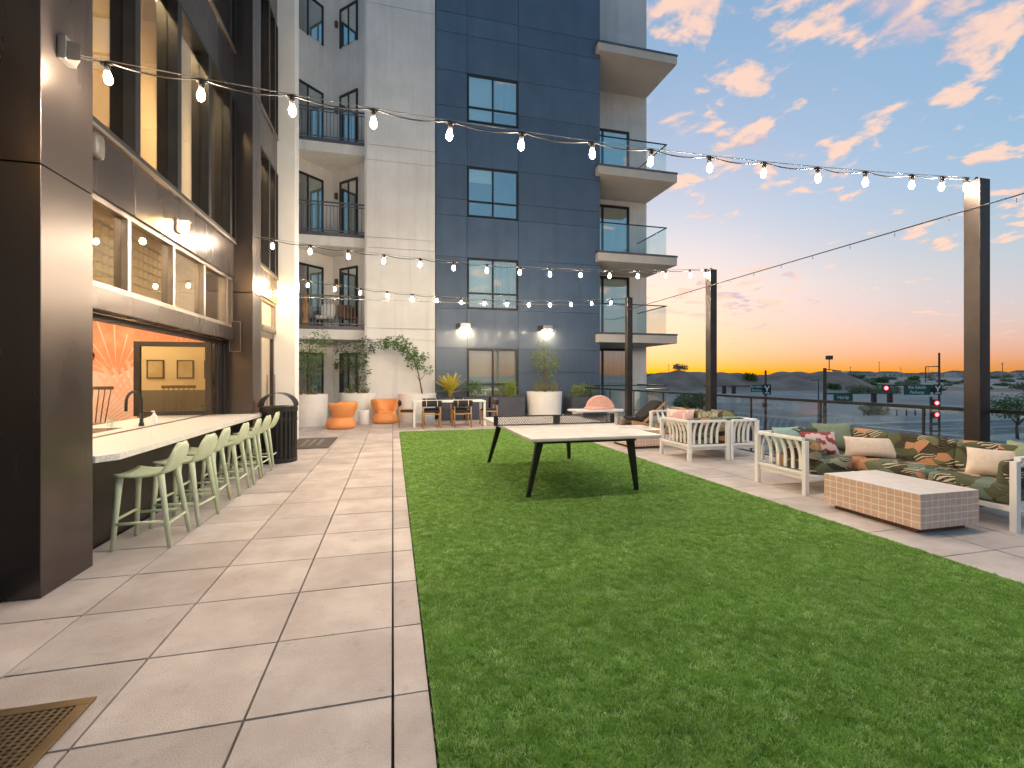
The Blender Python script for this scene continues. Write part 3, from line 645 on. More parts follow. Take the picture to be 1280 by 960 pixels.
def win(z0, z1, shade):
    f = 0.055; x0, x1, xm, zt = 2.575, 4.435, 3.5, z0 + (z1 - z0) * 0.31
    m = MB().box(x0, x1, 16.49, 16.57, z0, z0 + f).box(x0, x1, 16.49, 16.57, z1 - f, z1).box(x0, x0 + f, 16.49, 16.57, z0 + f, z1 - f).box(x1 - f, x1, 16.49, 16.57, z0 + f, z1 - f)
    w = tp(m, 'window', 'frame_dark', bevel=0.003)
    tp(MB().box(xm - 0.03, xm + 0.03, 16.50, 16.565, z0 + f, z1 - f), 'mullion', 'frame_dark', w)
    tp(MB().box(x0 + f, xm - 0.03, 16.505, 16.56, zt - 0.03, zt + 0.03).box(xm + 0.03, x1 - f, 16.505, 16.56, zt - 0.03, zt + 0.03), 'transom', 'frame_dark', w)
    for a, c in ((x0 + f, xm - 0.03), (xm + 0.03, x1 - f)):
        for e, g_ in ((z0 + f, zt - 0.03), (zt + 0.03, z1 - f)):
            tp(MB().box(a, c, 16.53, 16.54, e, g_), 'pane', 'window_glass', w)
    for (a, c), (mt, drop) in zip(((x0 + 0.03, xm), (xm + 0.002, x1 - 0.03)), shade):
        if mt: tp(MB().box(a, c, 16.63, 16.645, z0 + drop * (z1 - z0), z1 - 0.02), 'blind', mt, w)
win(*wz[0], (('blind', 0.02), ('curtain', 0.02)))
win(*wz[1], (('blind', 0.0), ('curtain', 0.05)))
win(*wz[2], (('blind', 0.72), (None, 0)))
win(*wz[3], (('blind', 0.0), ('curtain', 0.3)))
zs = [-0.05, 2.72, 3.1, 5.83, 6.18, 8.8, 9.31, 14.1, ZU]
for a, c in zip(zs[:-1], zs[1:]):
    tp(MB().box(-0.86, 1.43, 16.48, 16.555, a + 0.007, c - 0.007), 'stucco_panel', 'stucco', bevel=0.004)
tp(MB().box(1.436, 1.46, 16.47, 16.555, -0.05, ZU), 'corner_trim', 'frame_dark')
# right-hand balconies
FL = [0.02, 3.14, 6.22, 9.5]
for k, zt in enumerate(FL):
    s_ = tp(MB().box(7.5 if k else 7.72, 10.87, 16.25, 18.6, zt - (0.38 if k else 0.25), zt - 0.07), 'balcony', 'stucco_beige', bevel=0.006)
    tp(MB().box(7.48 if k else 7.70, 10.89, 16.23, 18.6, zt - 0.069, zt), 'floor_edge', 'slab_metal', s_)
    x0 = 7.6 if k else 7.1
    for i in range(3):
        a = x0 + (10.45 - x0) / 3 * i; c = x0 + (10.45 - x0) / 3 * (i + 1)
        tp(MB().box(a + 0.008, c - 0.008, 16.34, 16.352, zt + 0.01, zt + 1.08), 'glass_panel', 'rail_glass', s_)
    for i in range(3):
        a = 16.36 + 0.745 * i
        tp(MB().box(10.444, 10.456, a + 0.008, a + 0.737, zt + 0.01, zt + 1.08), 'glass_panel', 'rail_glass', s_)
    tp(MB().box(x0, 10.47, 16.325, 16.367, zt + 1.081, zt + 1.115).box(10.43, 10.47, 16.368, 18.6, zt + 1.081, zt + 1.115), 'handrail', 'black_metal', s_)
    d_ = tp(MB().box(8.0, 8.08, 18.52, 18.6, zt, zt + 2.55).box(8.72, 8.8, 18.52, 18.6, zt, zt + 2.55).box(9.92, 10.02, 18.52, 18.6, zt, zt + 2.55).box(8.0, 10.02, 18.521, 18.6, zt + 2.551, zt + 2.65), 'balcony_door', 'frame_dark', bevel=0.004)
    for a, c in ((8.08, 8.72), (8.8, 9.92)):
        tp(MB().box(a, c, 18.555, 18.565, zt + 0.05, zt + 2.55), 'pane', 'window_glass', d_)
        tp(MB().box(a + 0.02, c - 0.02, 18.585, 18.597, zt + 0.02, zt + 2.5), 'blind', 'blind' if a < 8.5 or k % 2 else 'curtain', d_)
tp(MB().box(7.5, 10.87, 16.25, 18.6, 13.78, 14.08), 'canopy', 'stucco_beige', bevel=0.006)
tp(MB().box(7.48, 10.89, 16.23, 18.6, 14.081, 14.15), 'canopy_edge', 'slab_metal')
# 45 degree recess with balconies
A = Vector((-0.93, 17.6)); Cc = Vector((-2.2, 18.87)); B = Vector((-4.9, 16.17))
def wallpoly(P, Q, a, c, t0, t1):
    d = (Q - P).normalized(); nn = Vector((d.y, -d.x))
    if nn.dot(Vector((0, -1))) < 0: nn = -nn
    return [tuple(P + d * a + nn * t0), tuple(P + d * c + nn * t0), tuple(P + d * c + nn * t1), tuple(P + d * a + nn * t1)]
tp(MB().prism(wallpoly(A, Cc, 0, (Cc - A).length, -0.3, 0), ZB, ZU), 'recess_wall', 'stucco')
tp(MB().prism(wallpoly(Cc, B, 0, (B - Cc).length, -0.3, -0.001), ZB, ZU), 'recess_wall', 'stucco')
tp(MB().box(-0.93, -0.861, 16.6, 17.75, ZB, ZU), 'recess_wall', 'stucco')
LL = [-0.02, 3.15, 6.38, 9.61, 12.84]
for k, zt in enumerate(LL):
    if k in (1, 2, 3):
        s_ = tp(MB().prism([(-0.935, 17.6), (-2.2, 18.865), (-3.46, 17.605), (-3.46, 17.59), (-4.8, 17.25), (-4.8, 17.2), (-0.935, 17.2)], zt - 0.40, zt - 0.06), 'balcony', 'stucco', bevel=0.004)
        tp(MB().box(-4.8, -0.94, 17.185, 17.26, zt - 0.059, zt + 0.06), 'floor_edge', 'slab_metal', s_)
        tp(MB().box(-4.8, -0.94, 17.20, 17.245, zt + 1.08, zt + 1.13).box(-4.8, -0.94, 17.205, 17.24, zt + 0.12, zt + 0.155).box(-4.8, -0.94, 17.205, 17.24, zt + 0.98, zt + 1.01), 'handrail', 'railing_metal', s_)
        for i in range(34): tp(MB().box(-4.75 + i * 0.115, -4.732 + i * 0.115, 17.212, 17.23, zt + 0.156, zt + 0.979), 'baluster', 'railing_metal', s_)
    if k < 4 or True:
        h_ = 2.35
        for P, Q, a, c in ((A, Cc, 0.42, 1.38), (Cc, B, 0.45, 1.75)):
            z0 = zt if k < 4 else zt + 0.9; z1 = zt + h_
            m = MB().prism(wallpoly(P, Q, a, a + 0.07, 0.002, 0.05), z0, z1).prism(wallpoly(P, Q, c - 0.07, c, 0.002, 0.05), z0, z1).prism(wallpoly(P, Q, a + 0.07, c - 0.07, 0.002, 0.05), z1 - 0.08, z1)
            m.prism(wallpoly(P, Q, (a + c) / 2 - 0.03, (a + c) / 2 + 0.03, 0.002, 0.045), z0, z1 - 0.081)
            d_ = tp(m, 'balcony_door' if k < 4 else 'window', 'frame_dark')
            for a2, c2 in ((a + 0.07, (a + c) / 2 - 0.03), ((a + c) / 2 + 0.03, c - 0.07)):
                tp(MB().prism(wallpoly(P, Q, a2, c2, 0.02, 0.03), z0 + 0.03, z1 - 0.08), 'pane', 'window_glass', d_)
                tp(MB().prism(wallpoly(P, Q, a2, c2, 0.004, 0.012), z0 + 0.03, z1 - 0.08), 'shade', 'room_dark' if a2 > a + 0.1 else 'curtain', d_)
        tp(MB().prism(wallpoly(A, Cc, 1.50, 1.60, 0.002, 0.10), zt + 1.75, zt + 1.98), 'porch_lamp', 'dark_wood', bevel=0.01)
tp(MB().box(-9, -4.9, 12.6, 24, ZB, ZU), 'wing_wall', 'stucco')
# facade lights
for k, (x, lb) in enumerate(((2.36, 'lit box sconce on the blue wall over the dining table'), (5.40, 'lit box sconce on the blue wall over the white planter'))):
    t = thing('facade_light', lb, 'wall lamp', (x, 16.5, 3.2), 0, 'lit sconces on the blue facade')
    MB().box(-0.20, -0.06, -0.10, -0.002, -0.05, 0.13).build('bracket', 'black_metal', t, bevel=0.004)
    MB().box(-0.06, 0.30, -0.22, -0.002, -0.02, 0.14).build('housing', 'grey_box', t, bevel=0.008)
    MB().box(-0.03, 0.27, -0.19, -0.03, -0.035, -0.0205).build('lens', 'sconce_glow', t)
lowwall = thing('patio_wall', 'pale stucco patio wall with dark cap beyond the glass rail', 'wall', (11.5, 19.3, ZB))
MB().box(-0.58, 0.75, -0.3, 0.3, 0, 6.52).build('wall_body', 'stucco_beige', lowwall)
MB().box(-0.58, 0.78, -0.33, 0.33, 6.521, 6.6).build('cap', 'slab_metal', lowwall)
# ------------------------------------------------------------------ posts, rail, string lights
PX_, PYS = 6.5, (3.88, 8.5, 12.05)
plabels = ['tall dark steel post behind the long floral sofa', 'tall dark steel post behind the farther floral sofa', 'tall dark steel post beside the wooden lounge chair']
for y_, lb in zip(PYS, plabels):
    t = thing('light_post', lb, 'post', (PX_, y_, 0), 0, 'dark steel posts carrying the string lights')
    MB().box(-0.08, 0.08, -0.08, 0.08, 0.0, 3.70).build('column', 'post_metal', t, bevel=0.006)
    MB().box(-0.13, 0.13, -0.13, 0.13, 0.0005, 0.018).build('base_plate', 'black_metal', t)
    MB().tube([(0.02 * math.cos(a) * 1.5, 0, 3.70 + 0.04 * math.sin(a)) for a in [R(q) for q in range(0, 181, 20)]], 0.008, 6).build('eye_bolt', 'black_metal', t, smooth=True)
rail = thing('glass_balustrade', 'long clear glass balustrade with black top rail at the terrace edge', 'railing', (6.74, 7, 0))
y0 = -3.0
while y0 < 15.9:
    y1 = min(y0 + 1.52, 16.1)
    MB().box(-0.006, 0.006, y0 - 7 + 0.012, y1 - 7 - 0.012, 0.02, 1.03).build('glass_panel', 'rail_glass', rail)
    MB().box(-0.012, 0.012, y1 - 7 - 0.012, y1 - 7 + 0.012, 0.0, 1.03).build('baluster', 'black_metal', rail)
    y0 += 1.52
MB().box(-0.03, 0.03, -10, 9.1, 1.031, 1.075).build('handrail', 'rail_black', rail, bevel=0.004)
MB().box(-0.04, 0.04, -10, 9.1, -0.03, 0.018).build('base_channel', 'black_metal', rail)

sock_me = MB().lathe([(0.0, 0.035), (0.017, 0.03), (0.021, 0.0), (0.02, -0.035), (0.0, -0.036)], 10).box(-0.035, 0.035, -0.009, 0.009, 0.012, 0.03).mesh('bulb_socket', 'black_metal', True)
bulb_me = MB().lathe([(0.013, -0.036), (0.020, -0.055), (0.0265, -0.078), (0.024, -0.102), (0.012, -0.119), (0.0, -0.122)], 8).mesh('bulb', 'bulb_glow', True)
def strand(p, q, sag, xs, label):
    p = Vector(p); q = Vector(q); mid = p.lerp(q, 0.5); t = thing('string_light_strand', label, 'string lights', mid, 0, 'lit string light strands over the lawn')
    def at(s, extra=0.0): return p.lerp(q, s) - Vector((0, 0, sag * 4 * s * (1 - s) + extra)) - mid
    ss = [(x - p.x) / (q.x - p.x) for x in xs]
    kn = [0.0] + ss + [1.0]
    MB().tube([at(i / 40) for i in range(41)], 0.0035, 5).build('support_wire', 'grey_box', t, smooth=True)
    cab = []
    for a, c in zip(kn[:-1], kn[1:]):
        for i in range(6):
            w = i / 6; cab.append(at(a + (c - a) * w, 0.008 + 0.035 * 4 * w * (1 - w) * (c - a) / 0.07))
    cab.append(at(1.0)); MB().tube(cab, 0.006, 6).build('cable', 'black_metal', t, smooth=True)
    for s in ss:
        so_ = link('bulb_socket', sock_me, t, loc=at(s, 0.045)); so_.rotation_euler = (rnd.uniform(-.1, .1), rnd.uniform(-.12, .12), 0)
        link('bulb', bulb_me, so_)
strand((-2.16, 3.95, 3.72), (6.42, 3.9, 3.74), 0.14, [-1.98, -1.38, -0.76, -0.15, 0.47, 1.09, 1.75, 2.35, 2.98, 3.61, 4.27, 4.9, 5.55, 6.0, 6.36], 'string of lit bulbs from the wide pier to the post behind the long sofa')
strand((-2.24, 8.62, 3.80), (6.42, 8.5, 3.72), 0.21, [-1.97, -1.37, -0.76, -0.15, 0.48, 1.08, 1.7, 2.34, 2.93, 3.56, 4.18, 4.8, 5.43, 6.0, 6.36], 'string of lit bulbs from the narrow pier to the middle post')
strand((-2.14, 11.9, 3.76), (6.42, 12.05, 3.70), 0.25, [-1.94, -1.35, -0.76, -0.13, 0.47, 1.09, 1.7, 2.31, 2.91, 3.53, 4.13, 4.74, 5.35, 5.96], 'string of lit bulbs from the white column to the post by the lounge chair')
ca = thing('guy_cable', 'thin grey steel cable with small hooks running along the three posts', 'cable', (6.41, 6, 3.35))
MB().tube([(0, -9, 0.06), (0, -2.1, 0.02), (0, 2.5, 0.0), (0, 6.0, -0.02)], 0.0075, 6).build('wire', 'rail_black', ca)
for i in range(17): MB().tube([(0, -5 + i * 0.62, -0.003), (0, -5 + i * 0.62, -0.05)], 0.004, 5).build('hook', 'black_metal', ca)
cb = thing('guy_cable', 'thin pale steel cable stretched from the white column to the lounge chair post', 'cable', (2.1, 12.0, 3.36))
MB().tube([(-4.24, 0, -0.03), (0, 0, 0.0), (4.31, 0, 0.1)], 0.007, 6).build('wire', 'frame_light', cb)
for i in range(13): MB().tube([(-3.9 + i * 0.62, 0, -0.02 + i * 0.01), (-3.9 + i * 0.62, 0, -0.06 + i * 0.01)], 0.004, 5).build('hook', 'black_metal', cb)

# ------------------------------------------------------------------ bar stools
def stool_mesh():
    pr = []   # seat to back centre line: (x, z), stool faces -x
    for s in range(15):
        t = s / 14
        if t < 0.55: u = t / 0.55; pr.append((-0.19 + 0.33 * u, 0.625 - 0.022 * math.sin(math.pi * u) + 0.0 * u, 0.205 - 0.012 * u))
        else:
            u = (t - 0.55) / 0.45; pr.append((0.14 + 0.065 * math.sin(u * math.pi / 2) + 0.035 * u, 0.625 + 0.245 * u ** 1.25, 0.193 - 0.02 * u - 0.10 * (1 - math.sqrt(max(0.0, 1 - (max(0, u - 0.45) / 0.55) ** 2)))))
    m = MB(); n = 9; th = 0.022; vs = []; fs = []
    for side_ in (0, 1):
        for i, (x, z, w) in enumerate(pr):
            j = min(i + 1, 14); k = max(i - 1, 0); dx = pr[j][0] - pr[k][0]; dz = pr[j][1] - pr[k][1]; L_ = math.hypot(dx, dz)
            nx, nz = -dz / L_, dx / L_
            for c in range(n):
                q = -1 + 2 * c / (n - 1); dish = 0.018 * q * q
                ox = (dish - side_ * th) * nx; oz = (dish - side_ * th) * nz
                vs.append((x + ox, q * w, z + oz))
    P = 15 * n
    for i in range(14):
        for c in range(n - 1):
            a = i * n + c; fs.append((a, a + 1, a + n + 1, a + n)); a += P; fs.append((a, a + n, a + n + 1, a + 1))
    rim = [c for c in range(n)] + [i * n + n - 1 for i in range(1, 15)] + [14 * n + c for c in range(n - 2, -1, -1)] + [i * n for i in range(13, 0, -1)]
    for a, c in zip(rim, rim[1:] + rim[:1]): fs.append((a, c, c + P, a + P))
    return m.add(vs, fs)
SEAT = stool_mesh().mesh('seat', 'green_plastic', True)
def make_stool(label, loc, rz):
    t = thing('bar_stool', label, 'bar stool', loc, rz, 'pale green stools along the counter')
    link('seat', SEAT, t)
    for i, j in ((-1, -1), (-1, 1), (1, -1), (1, 1)):
        tx, ty = (-0.165, 0.16 * j) if i < 0 else (0.13, 0.165 * j)
        bx, by = (-0.20, 0.205 * j) if i < 0 else (0.215, 0.215 * j)
        MB().tube([(tx, ty, 0.615), (tx + (bx - tx) * .3, ty + (by - ty) * .3, 0.44), (bx, by, 0.0)], [0.027, 0.023, 0.017], 10).build('leg', 'green_plastic', t, smooth=True)
    for a, c, z in (((-0.19, -0.19), (-0.19, 0.19), 0.25), ((0.19, -0.20), (0.19, 0.20), 0.19), ((-0.185, -0.195), (0.185, -0.2), 0.22), ((-0.185, 0.195), (0.185, 0.2), 0.22)):
        MB().tube([(a[0], a[1], z), (c[0], c[1], z)], 0.0125, 8).build('footrest', 'green_plastic', t, smooth=True)
    return t
ordn = ['pale green bar stool beside the trash can', 'pale green bar stool, second from the trash can', 'pale green bar stool, third from the trash can', 'middle pale green bar stool along the counter',
        'pale green bar stool, third from the wide bronze pier', 'pale green bar stool, second from the wide bronze pier', 'pale green bar stool beside the wide bronze pier'][::-1]
s0 = make_stool(ordn[0], (-2.06, 4.78, 0), 0.03)
for k in range(1, 7): dup(s0, (-2.05 + rnd.uniform(-.03, .03), 4.78 + 0.585 * k + (0.12 if k == 6 else 0), 0), rnd.uniform(-.08, .08), ordn[k])

# ------------------------------------------------------------------ trash can
tcn = thing('trash_can', 'black slatted steel trash can with arched hood near the glass doors', 'trash can', (-1.9, 8.78, 0))
MB().lathe([(0.25, 0.03), (0.25, 0.86), (0.235, 0.86), (0.235, 0.05), (0.0, 0.05)], 28).build('liner', 'black_metal', tcn, smooth=False)
for z0, z1, r_ in ((0.0, 0.07, 0.292), (0.70, 0.745, 0.296), (0.86, 0.93, 0.30)):
    MB().lathe([(r_ - 0.03, z0), (r_, z0), (r_, z1), (r_ - 0.03, z1), (r_ - 0.03, z0)], 32).build('ring', 'black_metal', tcn)
for i in range(26):
    a = 2 * math.pi * i / 26
    MB().box(0.278, 0.286, -0.02, 0.02, 0.071, 0.859).build('slat', 'black_metal', tcn, rot=(0, 0, a))
lidm = MB().lathe([(0.29, 0.931), (0.29, 0.945), (0.15, 0.945), (0.15, 0.931), (0.29, 0.931)], 32).build('lid', 'black_metal', tcn)
def arch(y0, y1, a0, a1, r0, r1, n=16):
    m = MB(); vs = []
    for i in range(n + 1):
        a = a0 + (a1 - a0) * i / n
        for r_, yy in ((r0, y0), (r1, y0), (r1, y1), (r0, y1)): vs.append((r_ * 1.05 * math.cos(a), yy, 0.945 + r_ * 0.86 * math.sin(a)))
    fs = [(i * 4 + k, i * 4 + (k + 1) % 4, i * 4 + 4 + (k + 1) % 4, i * 4 + 4 + k) for i in range(n) for k in range(4)] + [(0, 1, 2, 3), (n * 4 + 3, n * 4 + 2, n * 4 + 1, n * 4)]
    return m.add(vs, fs)
hood = arch(-0.2, 0.2, R(48), R(132), 0.262, 0.27).build('hood', 'black_metal', tcn, smooth=False)
for yy in (-0.2, -0.15, -0.10, -0.05, 0.0, 0.05, 0.10, 0.15):
    for a0, a1 in ((R(0), R(48)), (R(132), R(180))): arch(yy, yy + (0.026 if yy < 0.14 else 0.05), a0, a1, 0.262, 0.27, 6).build('hood_bar', 'black_metal', tcn)

# ------------------------------------------------------------------ floor mats
mt = thing('floor_grate', 'tan framed woven floor grate set in the pavers by the wide pier', 'floor grate', (-1.72, 2.0, 0.004))
for a in ((-0.46, 0.43, 0.45, 0.5), (-0.46, 0.43, -0.5, -0.45), (0.38, 0.43, -0.45, 0.45), (-0.46, -0.41, -0.45, 0.45)): MB().box(a[0], a[1], a[2], a[3], 0, 0.010).build('frame', 'brass', mt, bevel=0.002)
MB().box(-0.41, 0.38, -0.45, 0.45, 0.0, 0.002).build('base', 'mat_dark', mt)
for i in range(40): MB().box(-0.41, 0.38, -0.448 + i * 0.0225, -0.436 + i * 0.0225, 0.0021, 0.007).build('slat', 'mat_weave', mt)
for i in range(26): MB().box(-0.405 + i * 0.0305, -0.393 + i * 0.0305, -0.448, 0.448, 0.0045, 0.0082).build('slat', 'brass', mt)
m2 = thing('door_mat', 'dark grey entrance mat on the pavers beyond the trash can', 'mat', (-1.68, 10.95, 0.004))
MB().box(-0.42, 0.42, -0.85, 0.85, 0, 0.012).build('border', 'mat_dark', m2, bevel=0.004)
MB().box(-0.36, 0.36, -0.79, 0.79, 0.0125, 0.016).build('pile', 'mat_dark', m2)
for i in range(3): MB().box(-0.2 + i * 0.15, -0.12 + i * 0.15, -0.45, 0.45, 0.0165, 0.018).build('stripe', 'frame_light', m2)

# ------------------------------------------------------------------ ping-pong table
pp = thing('table_tennis_table', 'outdoor table tennis table with stone coloured top on the turf', 'table', (2.3, 6.4, 0))
for y0, y1 in ((-1.46, -0.004), (0.004, 1.42)): MB().box(-0.82, 0.80, y0, y1, 0.725, 0.762).build('table_top', 'table_top', pp, bevel=0.008)
MB().box(-0.66, 0.64, -1.14, -1.08, 0.655, 0.7245).box(-0.66, 0.64, 1.08, 1.14, 0.655, 0.7245).box(-0.66, -0.60, -1.08, 1.08, 0.655, 0.7245).box(0.58, 0.64, -1.08, 1.08, 0.655, 0.7245).build('frame', 'black_metal', pp)
for i in (-1, 1):
    for j in (-1, 1):
        tx, ty, bx, by = 0.60 * i - 0.01, 1.08 * j, 0.72 * i, (-1.0 if j < 0 else 1.36)
        m = MB(); vs = []
        for (x, y_, z, w, d) in ((tx, ty, 0.655, 0.042, 0.038), (bx, by, 0.02, 0.024, 0.024)):
            vs += [(x + a * w, y_ + c * d, z) for a, c in ((-1, -1), (1, -1), (1, 1), (-1, 1))]
        m.add(vs, [(0, 1, 2, 3), (7, 6, 5, 4)] + [(k, (k + 1) % 4, 4 + (k + 1) % 4, 4 + k) for k in range(4)])
        m.build('leg', 'black_metal', pp, bevel=0.004)
        MB().lathe([(0.035, 0.0), (0.035, 0.02)], 12, (bx, by, 0)).build('foot', 'black_metal', pp)
nt_ = MB().box(-0.93, 0.91, -0.008, 0.008, 0.885, 0.902).box(-0.93, 0.91, -0.008, 0.008, 0.763, 0.776).box(-0.93, -0.87, -0.012, 0.012, 0.763, 0.905).box(0.85, 0.91, -0.012, 0.012, 0.763, 0.905).box(-0.05, 0.05, -0.010, 0.010, 0.7765, 0.8845).build('net_frame', 'black_metal', pp)
nm = MB(); st = 0.034
for a, c in ((-0.87, -0.05), (0.05, 0.85)):
    k = 0
    while a + k * st < c + 0.11:
        for sg in (1, -1):
            xa = a + k * st; xb = xa - 0.109 * 0.8; za, zb = (0.776, 0.885) if sg > 0 else (0.885, 0.776)
            def cl(x, z, x2, z2):
                if x > c: f_ = (x - c) / (x - x2); x, z = c, z + (z2 - z) * f_
                return x, z
            if xb >= c: continue
            x1, z1 = cl(xa, za, xb, zb); x2, z2 = xb, zb
            if x2 < a: f_ = (x1 - a) / (x1 - x2); z2 = z1 + (z2 - z1) * f_; x2 = a
            if x1 - x2 > 0.004: nm.bar((x1, 0, z1), (x2, 0, z2), 0.007, 0.010, up=(0, 1, 0))
        k += 1
nm.build('net_mesh', 'black_metal', nt_)

# ------------------------------------------------------------------ tiled coffee tables
def coffee(loc, label, W=0.74, D=0.98):
    t = thing('coffee_table', label, 'coffee table', loc, 0, 'pink tiled coffee tables')
    z0, z1 = 0.055, 0.378
    MB().box(0.001, W - 0.001, 0.001, D - 0.001, z0 + 0.002, z1 - 0.001).build('box_body', 'grout', t)
    MB().box(0.07, W - 0.07, 0.07, D - 0.07, 0.0, z0 + 0.0035).build('plinth', 'dark_wood', t)
    g_ = 0.0038; nx, ny, nz = 10, 13, 5
    sx, sy, sz = W / nx, D / ny, (z1 - z0) / nz
    ms = MB(); mtp = MB()
    for k in range(nz):
        for i in range(nx):
            for ya, yb in ((0.0, 0.012), (D - 0.012, D)): ms.box(i * sx + g_, (i + 1) * sx - g_, ya, yb, z0 + k * sz + g_, z0 + (k + 1) * sz - g_)
        for j in range(ny):
            for xa, xb in ((0.0, 0.012), (W - 0.012, W)): ms.box(xa, xb, j * sy + g_, (j + 1) * sy - g_, z0 + k * sz + g_, z0 + (k + 1) * sz - g_)
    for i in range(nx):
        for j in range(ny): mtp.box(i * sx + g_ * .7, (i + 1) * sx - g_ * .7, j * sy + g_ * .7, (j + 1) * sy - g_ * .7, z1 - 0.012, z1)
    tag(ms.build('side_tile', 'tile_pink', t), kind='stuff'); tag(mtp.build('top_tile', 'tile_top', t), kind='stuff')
    return t
c1 = coffee((4.65, 3.2, 0), 'low pink tiled coffee table beside the long floral sofa')
coffee((4.62, 8.42, 0), 'low pink tiled coffee table near the table tennis table', 0.74, 1.0)

# ------------------------------------------------------------------ sofas
def slat_panel(par, p, q, bow, z0=0.28, z1=0.66, n=5):
    """white frame side with bowed vertical slats from p to q (ground points)"""
    p = Vector(p + (0,)); q = Vector(q + (0,)); d = (q - p).normalized(); nrm = Vector((-d.y, d.x, 0)) * bow
    L_ = (q - p).length
    MB().bar(p + Vector((0, 0, z1 + 0.02)), q + Vector((0, 0, z1 + 0.02)), 0.055, 0.04).build('arm_rail', 'white_paint', par, bevel=0.004)
    MB().bar(p + Vector((0, 0, z0 - 0.02)), q + Vector((0, 0, z0 - 0.02)), 0.04, 0.04).build('lower_rail', 'white_paint', par, bevel=0.004)
    for i in range(n):
        c = p + d * (L_ * (i + 1) / (n + 1)); pts_ = []
        for k in range(9):
            u = k / 8; pts_.append(c + nrm * (1 - (1 - min(1, (1 - u) * 1.5)) ** 2 if u > 0.33 else 1.0) * 0.085 + Vector((0, 0, z0 + (z1 - z0) * u)))
        m = MB(); wv_ = d * 0.022; tv = nrm.normalized() * 0.009; vs = []
        for a in pts_: vs += [a - wv_ - tv, a + wv_ - tv, a + wv_ + tv, a - wv_ + tv]
        fs = [(k * 4 + e, k * 4 + (e + 1) % 4, k * 4 + 4 + (e + 1) % 4, k * 4 + 4 + e) for k in range(8) for e in range(4)] + [(3, 2, 1, 0), (32, 33, 34, 35)]
        m.add(vs, fs).build('slat', 'white_paint', par)
def post(par, x, y_, z=0.70): MB().box(x - 0.028, x + 0.028, y_ - 0.028, y_ + 0.028, 0, z).build('leg', 'white_paint', par, bevel=0.004)
def cush(par, name, c, s_, mat='floral', e=0.3, rot=None): 
    return MB().cushion(0, 0, 0, s_[0], s_[1], s_[2], e, 12).build(name, mat, par, smooth=True, loc=c, rot=rot)
# sofa 1 : long run along the rail + short return, open to the lawn
s1 = thing('corner_sofa', 'white framed corner sofa with dark floral cushions behind the tiled coffee table', 'sofa', (5.7, 4.6, 0))
def L1(x, y_): return (x - 5.7, y_ - 4.6)
for x, y_ in ((4.89, 4.65), (4.89, 5.42), (6.30, 5.42), (6.30, 3.06), (5.62, 3.06), (5.62, 4.65)):
    a = L1(x, y_); post(s1, a[0], a[1], 0.66 if x < 5 or y_ < 3.5 else (0.66 if x > 6 else 0.2))
slat_panel(s1, L1(4.89, 4.68), L1(4.89, 5.39), -1, n=5)
slat_panel(s1, L1(5.65, 3.06), L1(6.27, 3.06), 1, n=4)
slat_panel(s1, L1(4.92, 5.42), L1(6.27, 5.42), 1, n=9)
slat_panel(s1, L1(6.30, 5.39), L1(6.30, 3.09), 1, n=15)
MB().box(-0.80, 0.60, 0.03, 0.80, 0.18, 0.235).box(-0.08, 0.60, -1.54, 0.029, 0.18, 0.235).build('seat_frame', 'white_paint', s1, bevel=0.004)
cush(s1, 'seat_cushion', (-0.35, 0.38, 0.335), (0.62, 0.72, 0.20)); cush(s1, 'seat_cushion', (0.28, 0.40, 0.335), (0.62, 0.76, 0.20))
cush(s1, 'seat_cushion', (0.24, -0.38, 0.335), (0.70, 0.80, 0.20)); cush(s1, 'seat_cushion', (0.24, -1.15, 0.335), (0.70, 0.76, 0.20))
cush(s1, 'back_cushion', (-0.30, 0.66, 0.58), (0.76, 0.16, 0.33), rot=(-0.12, 0, 0)); cush(s1, 'back_cushion', (0.46, 0.33, 0.58), (0.16, 0.66, 0.34), rot=(0, 0.12, 0))
cush(s1, 'back_cushion', (0.46, -0.38, 0.58), (0.16, 0.76, 0.34), rot=(0, 0.12, 0)); cush(s1, 'back_cushion', (0.46, -1.12, 0.58), (0.16, 0.74, 0.34), rot=(0, 0.12, 0))
cush(s1, 'side_cushion', (-0.61, 0.34, 0.53), (0.13, 0.60, 0.26), rot=(0, -0.1, 0)); cush(s1, 'side_cushion', (0.22, -1.44, 0.52), (0.56, 0.13, 0.26), rot=(0.1, 0, 0))
def pil(label, loc, w, h, t_, mat, rz, tilt=0.35):
    o = MB().pillow(w, h, t_).build('throw_pillow', mat, smooth=True, loc=loc); o.rotation_euler = Matrix.Rotation(rz, 3, 'Z').to_euler() if not tilt else (Matrix.Rotation(rz, 3, 'Z') @ Matrix.Rotation(-tilt, 3, 'X')).to_euler()
    return tag(o, label, 'pillow', 'throw pillows on the long sofa' if loc[1] < 6 else 'throw pillows on the farther sofa')
pil('mint green throw pillow beside the slatted white arm', (5.20, 5.14, 0.43), 0.46, 0.36, 0.13, 'mint', 0.05)
pil('maroon and white leaf print throw pillow in the sofa corner', (5.45, 4.92, 0.43), 0.44, 0.32, 0.14, 'maroon', -0.35, 0.45)
pil('large sage green throw pillow standing in the sofa corner', (5.85, 5.08, 0.43), 0.52, 0.40, 0.14, 'sage', -0.35, 0.3)
pil('long cream lumbar pillow next to the maroon pillow', (5.90, 4.62, 0.43), 0.58, 0.27, 0.14, 'cream', -0.75, 0.5)
pil('cream throw pillow leaning by the curved sofa end', (5.93, 3.42, 0.43), 0.40, 0.30, 0.14, 'cream', -1.15, 0.45)
pil('sage green throw pillow leaning behind the cream one at the sofa end', (6.06, 3.28, 0.43), 0.46, 0.38, 0.14, 'sage', -1.9, 0.3)
